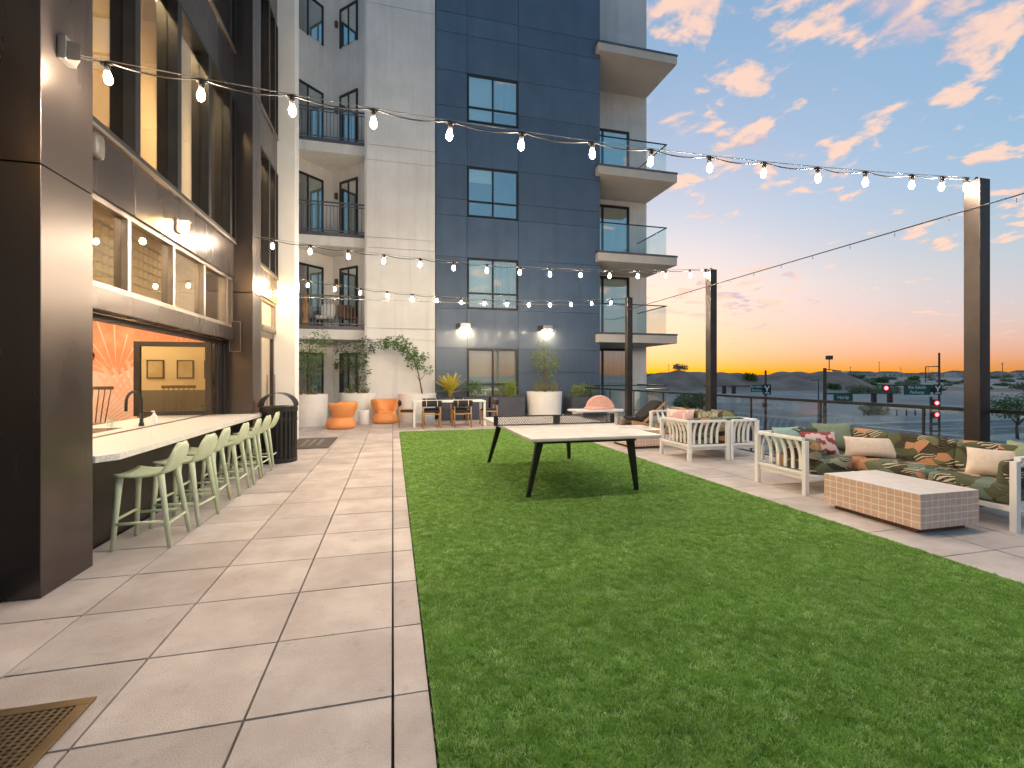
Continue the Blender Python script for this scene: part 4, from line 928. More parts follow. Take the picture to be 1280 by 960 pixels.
# sofa 2
s2 = thing('corner_sofa', 'white slatted corner sofa with its back panels turned to the long sofa', 'sofa', (5.65, 7.0, 0))
def L2(x, y_): return (x - 5.65, y_ - 7.0)
for x, y_ in ((4.92, 7.0), (4.92, 7.85), (5.68, 7.0), (5.76, 7.0), (6.30, 7.0), (6.30, 9.4), (5.62, 9.4)):
    a = L2(x, y_); post(s2, a[0], a[1], 0.68)
slat_panel(s2, L2(4.92, 7.03), L2(4.92, 7.82), -1, n=6); slat_panel(s2, L2(4.95, 7.0), L2(5.65, 7.0), 1, n=5)
slat_panel(s2, L2(5.79, 7.0), L2(6.27, 7.0), 1, n=4); slat_panel(s2, L2(6.30, 9.37), L2(6.30, 7.03), 1, n=15); slat_panel(s2, L2(5.65, 9.4), L2(6.27, 9.4), -1, n=4)
MB().box(-0.70, 0.62, 0.03, 0.82, 0.18, 0.235).box(-0.05, 0.62, 0.821, 2.38, 0.18, 0.235).build('seat_frame', 'white_paint', s2, bevel=0.004)
cush(s2, 'seat_cushion', (-0.28, 0.47, 0.335), (0.60, 0.64, 0.20)); cush(s2, 'seat_cushion', (0.28, 0.47, 0.335), (0.52, 0.64, 0.20))
cush(s2, 'seat_cushion', (0.26, 1.20, 0.335), (0.66, 0.76, 0.20)); cush(s2, 'seat_cushion', (0.26, 1.97, 0.335), (0.66, 0.76, 0.20))
cush(s2, 'back_cushion', (-0.22, 0.26, 0.56), (0.78, 0.15, 0.30), rot=(0.1, 0, 0)); cush(s2, 'back_cushion', (0.36, 0.26, 0.56), (0.42, 0.15, 0.30), rot=(0.1, 0, 0))
cush(s2, 'back_cushion', (0.48, 0.72, 0.60), (0.16, 0.78, 0.36), rot=(0, 0.12, 0)); cush(s2, 'back_cushion', (0.48, 1.50, 0.60), (0.16, 0.76, 0.36), rot=(0, 0.12, 0)); cush(s2, 'back_cushion', (0.48, 2.12, 0.60), (0.16, 0.46, 0.36), rot=(0, 0.12, 0))
pil('pale pink patterned throw pillow on the farther sofa', (5.78, 8.55, 0.43), 0.56, 0.36, 0.15, 'pale_pink', -0.75, 0.3)
pil('mint green throw pillow behind the slats of the farther sofa', (5.98, 7.34, 0.43), 0.38, 0.32, 0.12, 'mint', 3.1, 0.3)
pil('floral throw pillow propped on the farther sofa back', (6.02, 7.62, 0.43), 0.46, 0.40, 0.13, 'floral', -1.2, 0.2)

# ------------------------------------------------------------------ wooden lounge chair, pink armchair
lc = thing('lounge_chair', 'low wooden reclining chair with black cushions by the steel post', 'lounge chair', (6.0, 10.5, 0))
for j in (-0.30, 0.30):
    MB().bar((-0.40, j, 0.36), (0.50, j, 0.18), 0.035, 0.07).build('seat_rail', 'wood', lc, bevel=0.005)
    MB().bar((-0.12, j * 0.9, 0.30), (0.52, j * 0.9, 0.82), 0.03, 0.06).build('back_rail', 'wood', lc, bevel=0.005)
    MB().bar((-0.38, j, 0.37), (-0.44, j, 0.0), 0.04, 0.05).build('leg', 'wood', lc, bevel=0.004)
    MB().bar((0.34, j, 0.22), (0.46, j, 0.0), 0.04, 0.05).build('leg', 'wood', lc, bevel=0.004)
MB().cushion(0, 0, 0, 0.62, 0.54, 0.09, 0.35, 10).build('seat_cushion', 'black_cloth', lc, smooth=True, loc=(-0.08, 0, 0.385), rot=(0, 0.2, 0))
MB().cushion(0, 0, 0, 0.66, 0.54, 0.09, 0.35, 10).build('back_cushion', 'black_cloth', lc, smooth=True, loc=(0.20, 0, 0.63), rot=(0, -0.68, 0))
pk = thing('armchair', 'white framed armchair with round pink backrest in front of the glass rail', 'armchair', (5.75, 12.5, 0))
MB().prism([(-0.80, -0.36), (0.62, -0.36), (0.70, -0.28), (0.70, 0.36), (-0.80, 0.36)], 0.455, 0.51).build('arm_slab', 'white_planter', pk, bevel=0.012)
for x in (-0.62, 0.48): MB().lathe([(0.16, 0.0), (0.15, 0.2), (0.16, 0.38), (0.13, 0.454)], 20, (x, 0, 0)).build('leg', 'white_planter', pk, smooth=False)
MB().cushion(0.0, -0.02, 0.535, 0.72, 0.60, 0.09, 0.4, 10).build('seat_cushion', 'pink_cloth', pk, smooth=True)
bk = MB(); P_ = [(0.46 * math.cos(R(a)), 0.44 * math.sin(R(a)) if a < 181 else 0) for a in range(0, 181, 10)]
bk.v = [(x, y_, z) for y_ in (-0.07, 0.07) for x, z in P_]; n_ = len(P_)
bk.f = [tuple(range(n_)), tuple(range(2 * n_ - 1, n_ - 1, -1))] + [(k, (k + 1) % n_, n_ + (k + 1) % n_, n_ + k) for k in range(n_)]
bk.build('backrest', 'pink_cloth', pk, bevel=0.04, loc=(0.18, 0.22, 0.47), rot=(-0.15, 0, 0))

# ------------------------------------------------------------------ dining set
dt = thing('dining_table', 'slim white dining table beneath the blue facade', 'table', (1.6, 13.75, 0))
MB().box(-1.05, 1.05, -0.30, 0.45, 0.715, 0.755).build('table_top', 'white_paint', dt, bevel=0.005)
for i, j in ((-1.01, -0.26), (1.01, -0.26), (-1.01, 0.41), (1.01, 0.41)): MB().box(i - 0.03, i + 0.03, j - 0.03, j + 0.03, 0, 0.7145).build('leg', 'white_paint', dt, bevel=0.004)
def dchair(loc, rz, label):
    t = thing('dining_chair', label, 'chair', loc, rz, 'wooden chairs with black backs around the dining table')
    for i in (-0.24, 0.24):
        MB().tube([(i, -0.22, 0), (i, -0.20, 0.78)], 0.017, 8).build('leg', 'wood', t, smooth=True)
        MB().tube([(i, 0.22, 0), (i, 0.21, 0.46)], 0.017, 8).build('leg', 'wood', t, smooth=True)
        MB().bar((i, -0.2, 0.43), (i, 0.21, 0.43), 0.025, 0.035).build('seat_rail', 'wood', t)
    MB().bar((-0.24, -0.21, 0.40), (0.24, -0.21, 0.40), 0.025, 0.035).build('stretcher', 'wood', t)
    MB().cushion(0, 0, 0.465, 0.46, 0.44, 0.06, 0.4, 8).build('seat', 'black_cloth', t, smooth=True)
    b_ = MB().tube([(-0.27, -0.21, 0.70), (0.27, -0.21, 0.70)], 0.085, 14).build('backrest', 'black_cloth', t, smooth=True)
    b_.scale = (1, 0.62, 1.0); b_.location = (0, -0.08, 0)
    for i in (-0.15, 0.15): MB().lathe([(0.088, -0.008), (0.089, 0), (0.088, 0.008)], 16).build('strap', 'cream', b_, loc=(i, -0.21, 0.70), rot=(0, R(90), 0))
    return t
d0 = dchair((1.06, 13.42, 0), 0.0, 'wooden dining chair, back to the lawn, nearer the orange chairs')
dup(d0, (1.92, 13.40, 0), 0.05, 'wooden dining chair, back to the lawn, nearer the ping-pong table')
dup(d0, (0.40, 13.85, 0), R(-90), 'wooden dining chair at the table end beside the orange chairs')
dup(d0, (2.80, 13.82, 0), R(90), 'wooden dining chair at the table end beside the dark box planters')
dup(d0, (1.15, 14.40, 0), R(180), 'wooden dining chair across the table in front of the yellow cycad')
dup(d0, (2.0, 14.42, 0), R(180), 'wooden dining chair across the table in front of the leafy planter')

# ------------------------------------------------------------------ orange chairs
def orange_mesh():
    m = MB(); m.lathe([(0.0, 0.0), (0.35, 0.0), (0.40, 0.05), (0.405, 0.12), (0.36, 0.22), (0.29, 0.31), (0.0, 0.33)], 28)
    N_ = 26
    for rad, zc, rr, sp_ in ((0.41, 0.66, 0.05, 122), (0.385, 0.60, 0.07, 122), (0.35, 0.53, 0.085, 120), (0.31, 0.46, 0.09, 118), (0.28, 0.39, 0.09, 114)):
        m.tube([(rad * math.cos(R(a)) * 1.0 , rad * math.sin(R(a)), zc) for a in [-sp_ + 2 * sp_ * i / N_ for i in range(N_ + 1)]], [rr * (0.72 + 0.28 * math.sin(math.pi * i / N_)) for i in range(N_ + 1)], 12)
    me = m.mesh('shell', 'orange_plastic', True)
    o = bpy.data.objects.new('shell_source', me); COL.objects.link(o)
    rm = o.modifiers.new('r', 'REMESH'); rm.mode = 'VOXEL'; rm.voxel_size = 0.022; rm.use_smooth_shade = True
    sm = o.modifiers.new('s', 'SMOOTH'); sm.factor = 0.6; sm.iterations = 8
    me2 = bpy.data.meshes.new_from_object(o.evaluated_get(bpy.context.evaluated_depsgraph_get())); bpy.data.objects.remove(o)
    me2.name = 'sculpted_chair'; return me2
om = orange_mesh()
for loc, rz, lb in (((-1.42, 13.95, 0), R(-12), 'orange sculpted plastic chair in front of the bushy white planter'), ((-0.22, 15.25, 0), R(120), 'orange sculpted plastic chair turned towards the lawn by the stucco wall')):
    o = link('sculpted_chair', om, None, loc=loc); o.rotation_euler = (0, 0, rz); o.scale = (1.02, 1.02, 1.06); tag(o, lb, 'chair', 'orange sculpted chairs')
st_ = MB().lathe([(0.15, 0), (0.17, 0.02), (0.15, 0.22), (0.17, 0.42), (0.165, 0.44), (0.0, 0.44)], 20).build('side_stool', 'white_planter', smooth=True, loc=(-0.86, 14.85, 0))
tag(st_, 'small white drum side table between the two orange chairs', 'side table')

# ------------------------------------------------------------------ planters and plants
def leafy(mb, c, r, n, L_, W_, droop=0.2, flat=1.0):
    for _ in range(n):
        while True:
            p = Vector((rnd.uniform(-1, 1), rnd.uniform(-1, 1), rnd.uniform(-1, 1)))
            if p.length < 1: break
        q = Vector(c) + Vector((p.x * r, p.y * r, p.z * r * flat))
        d = Vector((p.x + rnd.uniform(-.6, .6), p.y + rnd.uniform(-.6, .6), p.z * 0.6 + rnd.uniform(-.5, .4) - droop))
        mb.leaf(q, d, L_ * rnd.uniform(.6, 1.25), W_ * rnd.uniform(.7, 1.2))
def blades(mb, c, n, h, spread):
    for _ in range(n):
        a = rnd.uniform(0, 6.28); l = rnd.uniform(.4, 1) * spread; b0 = Vector(c) + Vector((rnd.uniform(-.12, .12), rnd.uniform(-.1, .1), 0))
        mb.leaf(b0, Vector((math.cos(a) * l, math.sin(a) * l, 1)), h * rnd.uniform(.6, 1.1), 0.022)
def round_planter(loc, r, h, label, mat='white_planter'):
    t = thing('round_planter', label, 'planter', loc, 0, 'round white planters')
    MB().lathe([(r * 0.93, 0.0), (r, h), (r - 0.035, h), (r - 0.045, h - 0.06), (0.0, h - 0.06)], 72).build('pot', mat, t, smooth=False)
    MB().lathe([(0.0, h - 0.05), (r - 0.05, h - 0.055), (0.0, h - 0.059)], 24).build('soil', 'soil', t)
    return t
round_planter((-2.45, 15.05, 0), 0.56, 0.93, 'white round planter closest to the white corner column')
round_planter((-1.12, 16.25, 0), 0.58, 0.92, 'white round planter behind the orange chair with the bushy tree')
round_planter((0.78, 15.75, 0), 0.62, 0.91, 'white round planter with the leaning tree by the stucco wall')
round_planter((5.2, 15.75, 0), 0.63, 0.93, 'white round planter with the upright tree below the blue wall sconce')
def small_tree(base, label, trunk, limbs, clumps, lmat, L_=0.11, W_=0.035, extra=None):
    t = thing('potted_tree', label, 'tree', base, 0, 'small trees in the white planters')
    m = MB(); nn = len(trunk); m.tube(trunk, [0.028 - 0.016 * i / (nn - 1) for i in range(nn)], 8)
    for lb in limbs: m.tube(lb, [0.011, 0.008, 0.004][:len(lb)], 6)
    m.build('trunk', 'bark', t, smooth=True)
    c = MB()
    for (p, r, n) in clumps: leafy(c, p, r, n, L_, W_)
    c.build('crown', lmat, t)
    if extra:
        e_ = MB()
        for (p, n, h, s_) in extra: blades(e_, p, n, h, s_)
        e_.build('undergrowth', 'blade', t)
    return t
small_tree((-2.45, 15.05, 0.872), 'feathery green tree in the planter by the white corner column', [(0, 0, 0), (0.03, 0, 0.6), (0.0, 0.02, 1.2), (0.06, 0, 1.6)], [[(0, 0, 0.7), (0.2, -0.1, 1.0), (0.35, -0.1, 1.1)], [(0, 0, 1.0), (-0.2, 0, 1.4)]],
           [((0.05, 0, 1.35), 0.42, 420), ((0.1, -0.1, 0.9), 0.33, 200), ((0.35, -0.1, 1.75), 0.28, 130), ((0.1, 0, 0.5), 0.2, 70)], 'leaf_green', 0.10, 0.03, [((0.1, -0.2, 0), 40, 0.3, 0.6), ((-0.2, -0.3, 0), 30, 0.28, 0.6)])
small_tree((-1.12, 16.25, 0.862), 'bushy dark leaved tree in the planter behind the orange chair', [(0, 0, 0), (0.04, 0, 0.5), (-0.04, 0, 1.0), (-0.12, 0, 1.4)], [[(0, 0, 0.5), (-0.3, -0.1, 0.9), (-0.55, -0.1, 1.1)], [(0, 0, 0.8), (0.25, 0, 1.3), (0.3, 0, 1.6)], [(0, 0, 0.2), (-0.2, -0.1, 0.7)]],
           [((-0.05, -0.1, 1.15), 0.36, 260), ((0.2, 0, 1.6), 0.32, 230), ((-0.5, -0.1, 1.55), 0.26, 120), ((-0.45, -0.1, 0.98), 0.24, 110), ((0.1, -0.1, 0.8), 0.28, 90), ((-0.15, -0.1, 0.45), 0.2, 40), ((0.15, -.1, 0.4), 0.2, 40)], 'leaf_dark', 0.12, 0.035, [((0.2, -0.25, 0), 60, 0.32, 0.8), ((-0.25, -0.25, 0), 60, 0.32, 0.8)])
small_tree((0.95, 15.75, 0.852), 'leaning tree arching its leafy branch across the stucco wall', [(0, 0, 0), (-0.06, 0, 0.35), (-0.14, 0, 0.75), (-0.26, 0, 1.15), (-0.5, 0, 1.5), (-0.85, 0, 1.72), (-1.2, 0, 1.7)], [[(-0.1, 0, 0.45), (0.1, 0, 0.7), (0.2, 0, 0.85)], [(-0.06, 0, 0.4), (-0.2, 0.1, 0.65)], [(-0.2, 0, 1.0), (0.05, 0, 1.3)]],
           [((-0.22, -0.05, 1.12), 0.27, 210), ((-0.42, -0.05, 1.42), 0.24, 190), ((-0.7, -0.05, 1.68), 0.24, 190), ((-1.0, -0.05, 1.72), 0.20, 130), ((-1.3, -0.05, 1.68), 0.16, 80), ((0.08, 0, 1.3), 0.12, 30), ((0.2, 0, 0.85), 0.14, 45)], 'leaf_green', 0.13, 0.042)
small_tree((5.2, 15.75, 0.872), 'upright lime green tree in the planter below the blue wall sconce', [(0, 0, 0), (0.02, 0, 0.6), (0.0, 0, 1.1), (0.03, 0, 1.6)], [[(0, 0, 0.55), (0.2, 0, 0.9), (0.35, 0, 1.1)], [(0, 0, 0.6), (-0.25, 0, 1.0), (-0.4, 0, 1.2)], [(0.1, 0.1, 0), (0.12, 0.05, 0.8)], [(-0.1, 0.05, 0), (-0.05, 0.05, 0.7)], [(0, 0, 1.0), (-0.05, 0, 1.9)]],
           [((0.05, 0, 1.25), 0.42, 280), ((-0.25, 0, 1.25), 0.24, 100), ((0.3, 0, 0.95), 0.25, 110), ((-0.1, 0, 1.7), 0.18, 45), ((0.0, 0, 0.75), 0.26, 80)], 'leaf_lime', 0.12, 0.028, [((-0.3, -0.2, 0), 45, 0.55, 0.2), ((0.3, -0.2, 0), 45, 0.55, 0.25), ((0, -0.1, 0), 30, 0.5, 0.15)])
def box_planter(x0, x1, y0, y1, h, label):
    t = thing('box_planter', label, 'planter', ((x0 + x1) / 2, (y0 + y1) / 2, 0), 0, 'dark box planters'); w = (x1 - x0) / 2; d = (y1 - y0) / 2; k = 0.04
    MB().box(-w, w, -d, -d + k, 0, h).box(-w, w, d - k, d, 0, h).box(-w, -w + k, -d + k, d - k, 0, h).box(w - k, w, -d + k, d - k, 0, h).build('pot', 'dark_planter', t, bevel=0.004)
    MB().box(-w + k, w - k, -d + k, d - k, 0.1, h - 0.05).build('soil', 'soil', t)
box_planter(1.52, 2.3, 15.5, 16.3, 0.75, 'dark box planter holding the yellow cycad'); box_planter(2.36, 3.14, 15.5, 16.3, 0.75, 'dark box planter with leafy shrub below the window'); box_planter(3.22, 4.42, 15.5, 16.3, 0.76, 'dark box planter with grassy shrub below the window'); box_planter(6.14, 7.35, 15.45, 16.2, 0.74, 'dark box planter with lime shrub near the glass rail')
def shrub(loc, w, h, n, mat, label, L_=0.10, W_=0.03, bl=0):
    t = thing('potted_shrub', label, 'shrub', loc, 0, 'shrubs in the dark planters'); c = MB()
    for k in range(7): leafy(c, (rnd.uniform(-w, w) * .75, rnd.uniform(-.15, .15), rnd.uniform(.25, .75) * h), 0.20, n // 7, L_, W_, -0.3)
    if bl: blades(c, (w * .4, 0, 0), bl, h * 1.2, 0.35)
    c.build('foliage', mat, t); s_ = MB()
    for k in range(6): s_.tube([(rnd.uniform(-.1, .1), 0, 0), (rnd.uniform(-w, w) * .6, 0, h * .6)], 0.008, 5)
    s_.build('stems', 'bark', t)
shrub((2.75, 15.9, 0.70), 0.42, 0.62, 420, 'leaf_green', 'bushy green shrub between the cycad and the window planter'); shrub((3.82, 15.9, 0.71), 0.5, 0.6, 330, 'leaf_lime', 'loose yellowish shrub with upright shoots below the window', bl=70)
shrub((6.72, 15.82, 0.69), 0.42, 0.48, 520, 'leaf_lime', 'dense lime green shrub near the glass rail')
cy = thing('cycad', 'yellow green cycad with radiating fronds behind the dining table', 'plant', (1.9, 15.85, 0.70)); fr = MB()
MB().lathe([(0.09, 0), (0.11, 0.1), (0.07, 0.2), (0.0, 0.22)], 12).build('stem', 'bark', cy)
for k in range(44):
    a = rnd.uniform(0, 6.28); el = R(rnd.uniform(15, 80)); Lf = rnd.uniform(.6, .9); pts_ = []
    for i in range(9):
        s_ = i / 8; pts_.append(Vector((math.cos(a) * math.cos(el) * Lf * s_, math.sin(a) * math.cos(el) * Lf * s_, 0.18 + math.sin(el) * Lf * s_ - 0.22 * Lf * s_ * s_)))
    fr.tube(pts_, [0.006] * 8 + [0.002], 4)
    for i in range(1, 9):
        d = (pts_[i] - pts_[i - 1]).normalized(); sd2 = d.cross(Vector((0, 0, 1)))
        for sg in (-1, 1): fr.leaf(pts_[i], d * .8 + sd2 * sg, 0.17 * (1.1 - abs(i / 8 - .5)), 0.026, up=(0, 0, 1))
fr.build('frond', 'leaf_yellow', cy)
# balcony furniture on the first balcony
bc = thing('balcony_chair', 'brown wicker armchair on the first balcony', 'chair', (-1.55, 17.65, 3.15), 0.5)
MB().cushion(0, 0, 0.40, 0.55, 0.5, 0.12, 0.4, 8).build('seat', 'dark_wood', bc, smooth=True); MB().cushion(0, 0.26, 0.65, 0.6, 0.12, 0.5, 0.4, 8).build('backrest', 'dark_wood', bc, smooth=True)
for i, j in ((-.24, -.2), (.24, -.2), (.24, .2), (-.24, .2)): MB().tube([(i, j, 0), (i, j, 0.4)], 0.02, 6).build('leg', 'dark_wood', bc)
bd = thing('balcony_chair', 'balcony chair with white cushion beside the wicker armchair', 'chair', (-2.35, 17.75, 3.15), -0.4)
MB().cushion(0, 0, 0.40, 0.55, 0.5, 0.14, 0.4, 8).build('seat', 'white_paint', bd, smooth=True); MB().cushion(0, 0.26, 0.68, 0.56, 0.14, 0.5, 0.4, 8).build('backrest', 'white_paint', bd, smooth=True)
for i, j in ((-.24, -.2), (.24, -.2), (.24, .2), (-.24, .2)): MB().tube([(i, j, 0), (i, j, 0.4)], 0.02, 6).build('leg', 'black_metal', bd)
tag(MB().lathe([(0.12, 0), (0.14, 0.2), (0.07, 0.4), (0.13, 0.7), (0.06, 0.95), (0.12, 1.15), (0.0, 1.25)], 14).build('wooden_sculpture', 'wood', smooth=True, loc=(-2.95, 17.55, 3.15)), 'tall carved wooden sculpture on the first balcony', 'sculpture')

# ------------------------------------------------------------------ street furniture beyond
cT, sT = math.cos(TH), math.sin(TH)
def W(u, d): a = (u - 640) / 584; return (d * (a * cT + sT), d * (cT - a * sT))
def zat(v, d): return 1.45 - (v - 471) / 584 * d
GZ = -5.6
yaw = -R(62)
RV = Vector((cT, -sT, 0))   # left to right as seen from the terrace
def mast(u, d, top, label, arm, sign=None, heads=(), side_heads=(), emblem=False, thick=0.16):
    x, y_ = W(u, d); t = thing('traffic_signal', label, 'traffic signal', (x, y_, GZ), -TH, 'traffic signals at the crossing'); k = d / 584.0
    def Z(v): return zat(v, d) - GZ
    def U(uu): return (uu - u) * k
    H = Z(top); MB().lathe([(thick * 1.5, 0), (thick * 1.5, 0.25), (thick, 0.3), (thick * 0.8, H)], 12).build('pole', 'rust_pole', t, smooth=False)
    if arm:
        z = Z(arm[1]); MB().tube([(0, 0, z - 0.1), (U(arm[0]), 0, z)], [0.09, 0.05], 8).build('mast_arm', 'rust_pole', t)
    if sign:
        u0, u1, v0, v1, lines = sign
        b_ = MB().box(U(u0), U(u1), -0.12, -0.09, Z(v1), Z(v0)).build('street_sign', 'sign_green', t)
        hgt = Z(v0) - Z(v1)
        for i, tx in enumerate(lines):
            text_mesh('lettering', tx, hgt * (0.42 if len(lines) > 1 else 0.62), b_, ((U(u0) + U(u1)) / 2, -0.126, Z(v0) - hgt * (i + 0.5) / len(lines)), (R(90), 0, 0))
    for uu, v, red in heads:
        zc = Z(v); hb = MB().box(U(uu) - 0.24, U(uu) + 0.24, -0.15, 0.1, zc - 0.55, zc + 0.55).build('signal_head', 'rust_pole', t, bevel=0.02)
        for j in range(3): MB().lathe([(0.12, -0.02), (0.12, 0.02)], 12).build('lens', 'signal_red' if red and j == 0 else 'black_metal', hb, loc=(U(uu), -0.165, zc + 0.34 - 0.34 * j), rot=(R(90), 0, 0))
    for uu, v, red in side_heads:
        zc = Z(v); hb = MB().box(U(uu) - 0.26, U(uu) + 0.26, -0.3, -0.05, zc - 0.32, zc + 0.32).build('signal_head', 'rust_pole', t, bevel=0.02)
        MB().lathe([(0.17, -0.02), (0.17, 0.02)], 12).build('lens', 'signal_red' if red else 'black_metal', hb, loc=(U(uu), -0.315, zc), rot=(R(90), 0, 0))
    if emblem:
        zc = Z(emblem[1]); uc = U(emblem[0]); w = 5.0 * k
        eb = MB().box(uc - w, uc + w, -0.34, -0.31, zc - 1.3 * w, zc + 1.2 * w).build('emblem_sign', 'black_metal', t)
        MB().bar((uc, -0.35, zc - 0.55 * w), (uc, -0.35, zc + 0.05 * w), 0.32 * w, 0.02, up=(0, 1, 0)).bar((uc, -0.352, zc), (uc - 0.6 * w, -0.352, zc + 0.85 * w), 0.3 * w, 0.02, up=(0, 1, 0)).bar((uc, -0.354, zc), (uc + 0.6 * w, -0.354, zc + 0.85 * w), 0.3 * w, 0.02, up=(0, 1, 0)).build('emblem', 'sign_white', eb)
        MB().box(uc - 0.6 * w, uc + 0.6 * w, -0.352, -0.341, zc - 1.05 * w, zc - 0.8 * w).build('emblem', 'sign_white', eb)
    return t, k, Z, U
t, k, Z, U = mast(957, 62, 463, 'brown signal mast with green sign nearest the dirt mound', (880, 482), (938, 953, 481, 490, ['Rio Salado', 'Parkway']), ((905, 487, False), (917, 487, False)), ((955, 506, False),), (957, 486.5))
t, k, Z, U = mast(1031, 50, 460, 'brown signal mast with the Hardy sign and floodlight on top', (1122, 491), (1041, 1065, 492, 501.5, ['Hardy']), ((1092, 497, False), (1112, 497, False)), (), None, 0.2)
MB().tube([(U(1036.5), 0, Z(463)), (U(1036.5), 0, Z(449))], 0.05, 8).build('floodlight_stem', 'rust_pole', t); MB().box(U(1033.5), U(1039.5), -0.25, 0.25, Z(449.5), Z(444.5)).build('floodlight', 'rust_pole', t, bevel=0.03)
MB().tube([(0, 0, Z(461.5)), (U(1050), 0, Z(463.5))], 0.045, 8).build('luminaire_arm', 'rust_pole', t); MB().box(U(1042), U(1050), -0.2, 0.2, Z(465), Z(463)).build('luminaire', 'grey_box', t)
t, k, Z, U = mast(1174, 44, 441, 'tall brown signal mast with the Rio Salado Parkway sign and red lights', (1098, 481), (1128.5, 1161.5, 481, 493.5, ['Rio Salado', 'Parkway']), (), ((1104.5, 485, True), (1167.5, 503.5, True), (1167.5, 518, True)), (1168, 486.5), 0.10)
MB().tube([(0, 0, Z(458)), (U(1157), 0, Z(458.5)), (U(1157), 0, Z(478))], 0.05, 8).build('luminaire_arm', 'rust_pole', t)
MB().box(U(1163), U(1164.5), -0.1, 0.1, 0, Z(496)).box(U(1163), U(1173), -0.1, 0.1, Z(531), Z(529)).box(U(1163), U(1173), -0.1, 0.1, Z(540), Z(538)).build('side_frame', 'rust_pole', t)
x, y_ = W(1023, 60); t = thing('street_lamp', 'slim dark blue street lamp beside the floodlight mast', 'street lamp', (x, y_, GZ), -TH); k = 60 / 584
MB().lathe([(0.14, 0), (0.1, 0.3), (0.07, zat(474, 60) - GZ)], 10).build('pole', 'dark_planter', t); MB().tube([(0, 0, zat(475, 60) - GZ), (-10 * k, 0, zat(475.5, 60) - GZ)], 0.05, 6).build('arm', 'dark_planter', t)
MB().box(-12 * k, -7 * k, -0.2, 0.2, zat(477, 60) - GZ, zat(475.8, 60) - GZ).build('lamp_head', 'grey_box', t)
for i, (u, d, v) in enumerate(((1099, 420, 452), (1063, 480, 458), (1211, 380, 450), (1253, 330, 453), (1160, 460, 457), (1126, 520, 459), (836, 420, 455))):
    x, y_ = W(u, d); z0 = terrain(x, y_); t = thing('utility_pole', 'thin utility pole on the skyline beyond the desert flats', 'utility pole', (x, y_, z0), -TH, 'far utility poles')
    h_ = zat(v, d) - z0; MB().lathe([(0.28, 0), (0.2, h_)], 6).build('pole', 'rust_pole', t); MB().box(-1.3, 1.3, -0.12, 0.12, h_ - 1.2, h_ - 0.95).build('crossarm', 'rust_pole', t)
for i, u in enumerate((1080, 1086, 1121, 1133, 1144, 1156, 1228, 1240)):
    x, y_ = W(u, 84); t = thing('bollard', 'short dark bollard along the far edge of the road', 'bollard', (x, y_, GZ), 0, 'bollards by the road'); MB().lathe([(0.12, 0), (0.12, 1.0), (0.07, 1.1), (0, 1.12)], 10).build('post', 'rust_pole', t); MB().lathe([(0.2, 0), (0.2, 0.06), (0.0, 0.061)], 10).build('base', 'concrete', t)
# trees and bushes in the landscape
bush_me = []
for k in range(4):
    c = MB()
    for _ in range(9): leafy(c, (rnd.uniform(-.8, .8), rnd.uniform(-.8, .8), rnd.uniform(.25, .85)), 0.5, 70, 0.34, 0.16, -0.1, 0.8)
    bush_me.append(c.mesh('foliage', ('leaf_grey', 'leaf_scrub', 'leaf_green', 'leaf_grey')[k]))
stem_me = MB().tube([(0, 0, 0), (0.05, 0, 0.5)], [0.06, 0.03], 6).tube([(0, 0, 0), (-0.3, 0.1, 0.6)], [0.05, 0.02], 6).tube([(0, 0, 0), (0.3, -0.1, 0.6)], [0.05, 0.02], 6).mesh('stems', 'bark')
def bush(u, d, s_, k, label, grp):
    x, y_ = W(u, d); t = thing('desert_bush', label, 'bush', (x, y_, terrain(x, y_) - 0.1), rnd.uniform(0, 6), grp); t.scale = (s_ * rnd.uniform(.9, 1.3), s_ * rnd.uniform(.9, 1.3), s_ * rnd.uniform(.7, 1.0))
    link('foliage', bush_me[k], t); link('stems', stem_me, t)
bush(1088, 88, 1.7, 0, 'pale green rounded shrub by the roadside bollards', 'roadside shrubs'); bush(1098, 92, 1.5, 0, 'pale green rounded shrub by the roadside bollards', 'roadside shrubs')
bush(936, 226, 3.0, 2, 'large green bush growing on the dirt mound', 'mound bushes'); bush(1040, 215, 3.0, 2, 'small green bush at the foot of the dirt mound', 'mound bushes'); bush(868, 105, 3.2, 2, 'bright green roadside bush beyond the glass rail', 'mound bushes')
for i in range(95):
    u = rnd.uniform(1035, 1330) if i > 18 else rnd.uniform(790, 900); d = rnd.uniform(190, 560)
    kk = rnd.randrange(4); big = rnd.random() < 0.4
    lb_ = ('tall ' if big else 'low ') + ('grey green', 'dark green', 'leafy mid green', 'olive grey')[kk] + ' desert scrub bush ' + ('beyond the tower corner' if i <= 18 else ('far behind the crossing' if d > 380 else 'on the flats behind the crossing'))
    bush(u, d, rnd.uniform(2.6, 3.6) if big else rnd.uniform(1.4, 2.2), kk, lb_, 'scrub bushes on the far flats')
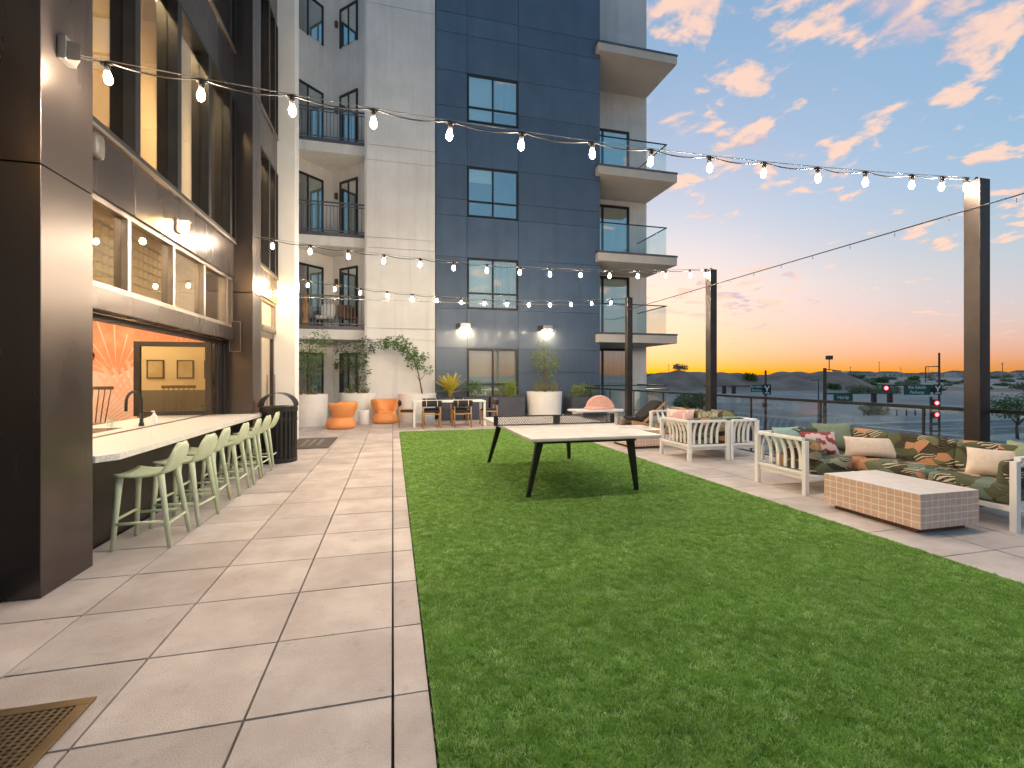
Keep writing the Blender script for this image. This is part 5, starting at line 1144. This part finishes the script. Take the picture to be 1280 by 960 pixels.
def far_tree(u, d, h, label):
    x, y_ = W(u, d); t = thing('roadside_tree', label, 'tree', (x, y_, GZ), rnd.uniform(0, 6), 'roadside trees'); m = MB()
    m.tube([(0, 0, 0), (0.1, 0, h * .25), (-.05, 0, h * .45)], [h * .03, h * .022, h * .015], 8)
    for a in range(6): m.tube([(-.02, 0, h * .3), (math.cos(a) * h * .18, math.sin(a) * h * .18, h * .55), (math.cos(a) * h * .32, math.sin(a) * h * .32, h * .75)], [h * .014, h * .009, h * .004], 5)
    m.build('trunk', 'bark', t, smooth=True); c = MB()
    for _ in range(26):
        a = rnd.uniform(0, 6.28); r_ = math.sqrt(rnd.random()) * h * .42; leafy(c, (math.cos(a) * r_, math.sin(a) * r_, h * (.5 + .42 * rnd.random() * (1 - (r_ / (h * .5)) ** 2))), h * .14, 85, 0.30, 0.11, 0.1)
    c.build('crown', 'leaf_green', t)
far_tree(1272, 52, 5.6, 'feathery green roadside tree right of the post behind the long sofa'.replace('right of', 'beyond')); far_tree(1330, 60, 6, 'feathery green tree farther along the pavement')
# far houses
for i in range(22):
    u = 1065 + i * 13 + rnd.uniform(-4, 4) if i < 17 else 800 + (i - 17) * 16; d = rnd.uniform(520, 700); x, y_ = W(u, d); w, l, h_ = rnd.uniform(7, 12), rnd.uniform(5, 8), rnd.uniform(3.5, 7)
    t = thing('far_house', 'pale low house on the skyline beyond the desert', 'house', (x, y_, terrain(x, y_)), -TH + rnd.uniform(-.4, .4), 'far houses on the skyline')
    MB().box(-w, w, -l, l, -0.5, h_).build('wall', 'house_wall', t)
    MB().add([(-w - .5, -l - .5, h_), (w + .5, -l - .5, h_), (w + .5, l + .5, h_), (-w - .5, l + .5, h_), (-w * .6, 0, h_ + 2.0), (w * .6, 0, h_ + 2.0)], [(0, 1, 5, 4), (2, 3, 4, 5), (1, 2, 5), (3, 0, 4), (3, 2, 1, 0)]).build('roof', 'house_roof', t)
    for j in (-.5, .1, .6): MB().box(w * j - .8, w * j + .8, -l - .05, -l + .02, h_ * .4, h_ * .4 + 1.4).build('window', 'frame_dark', t)
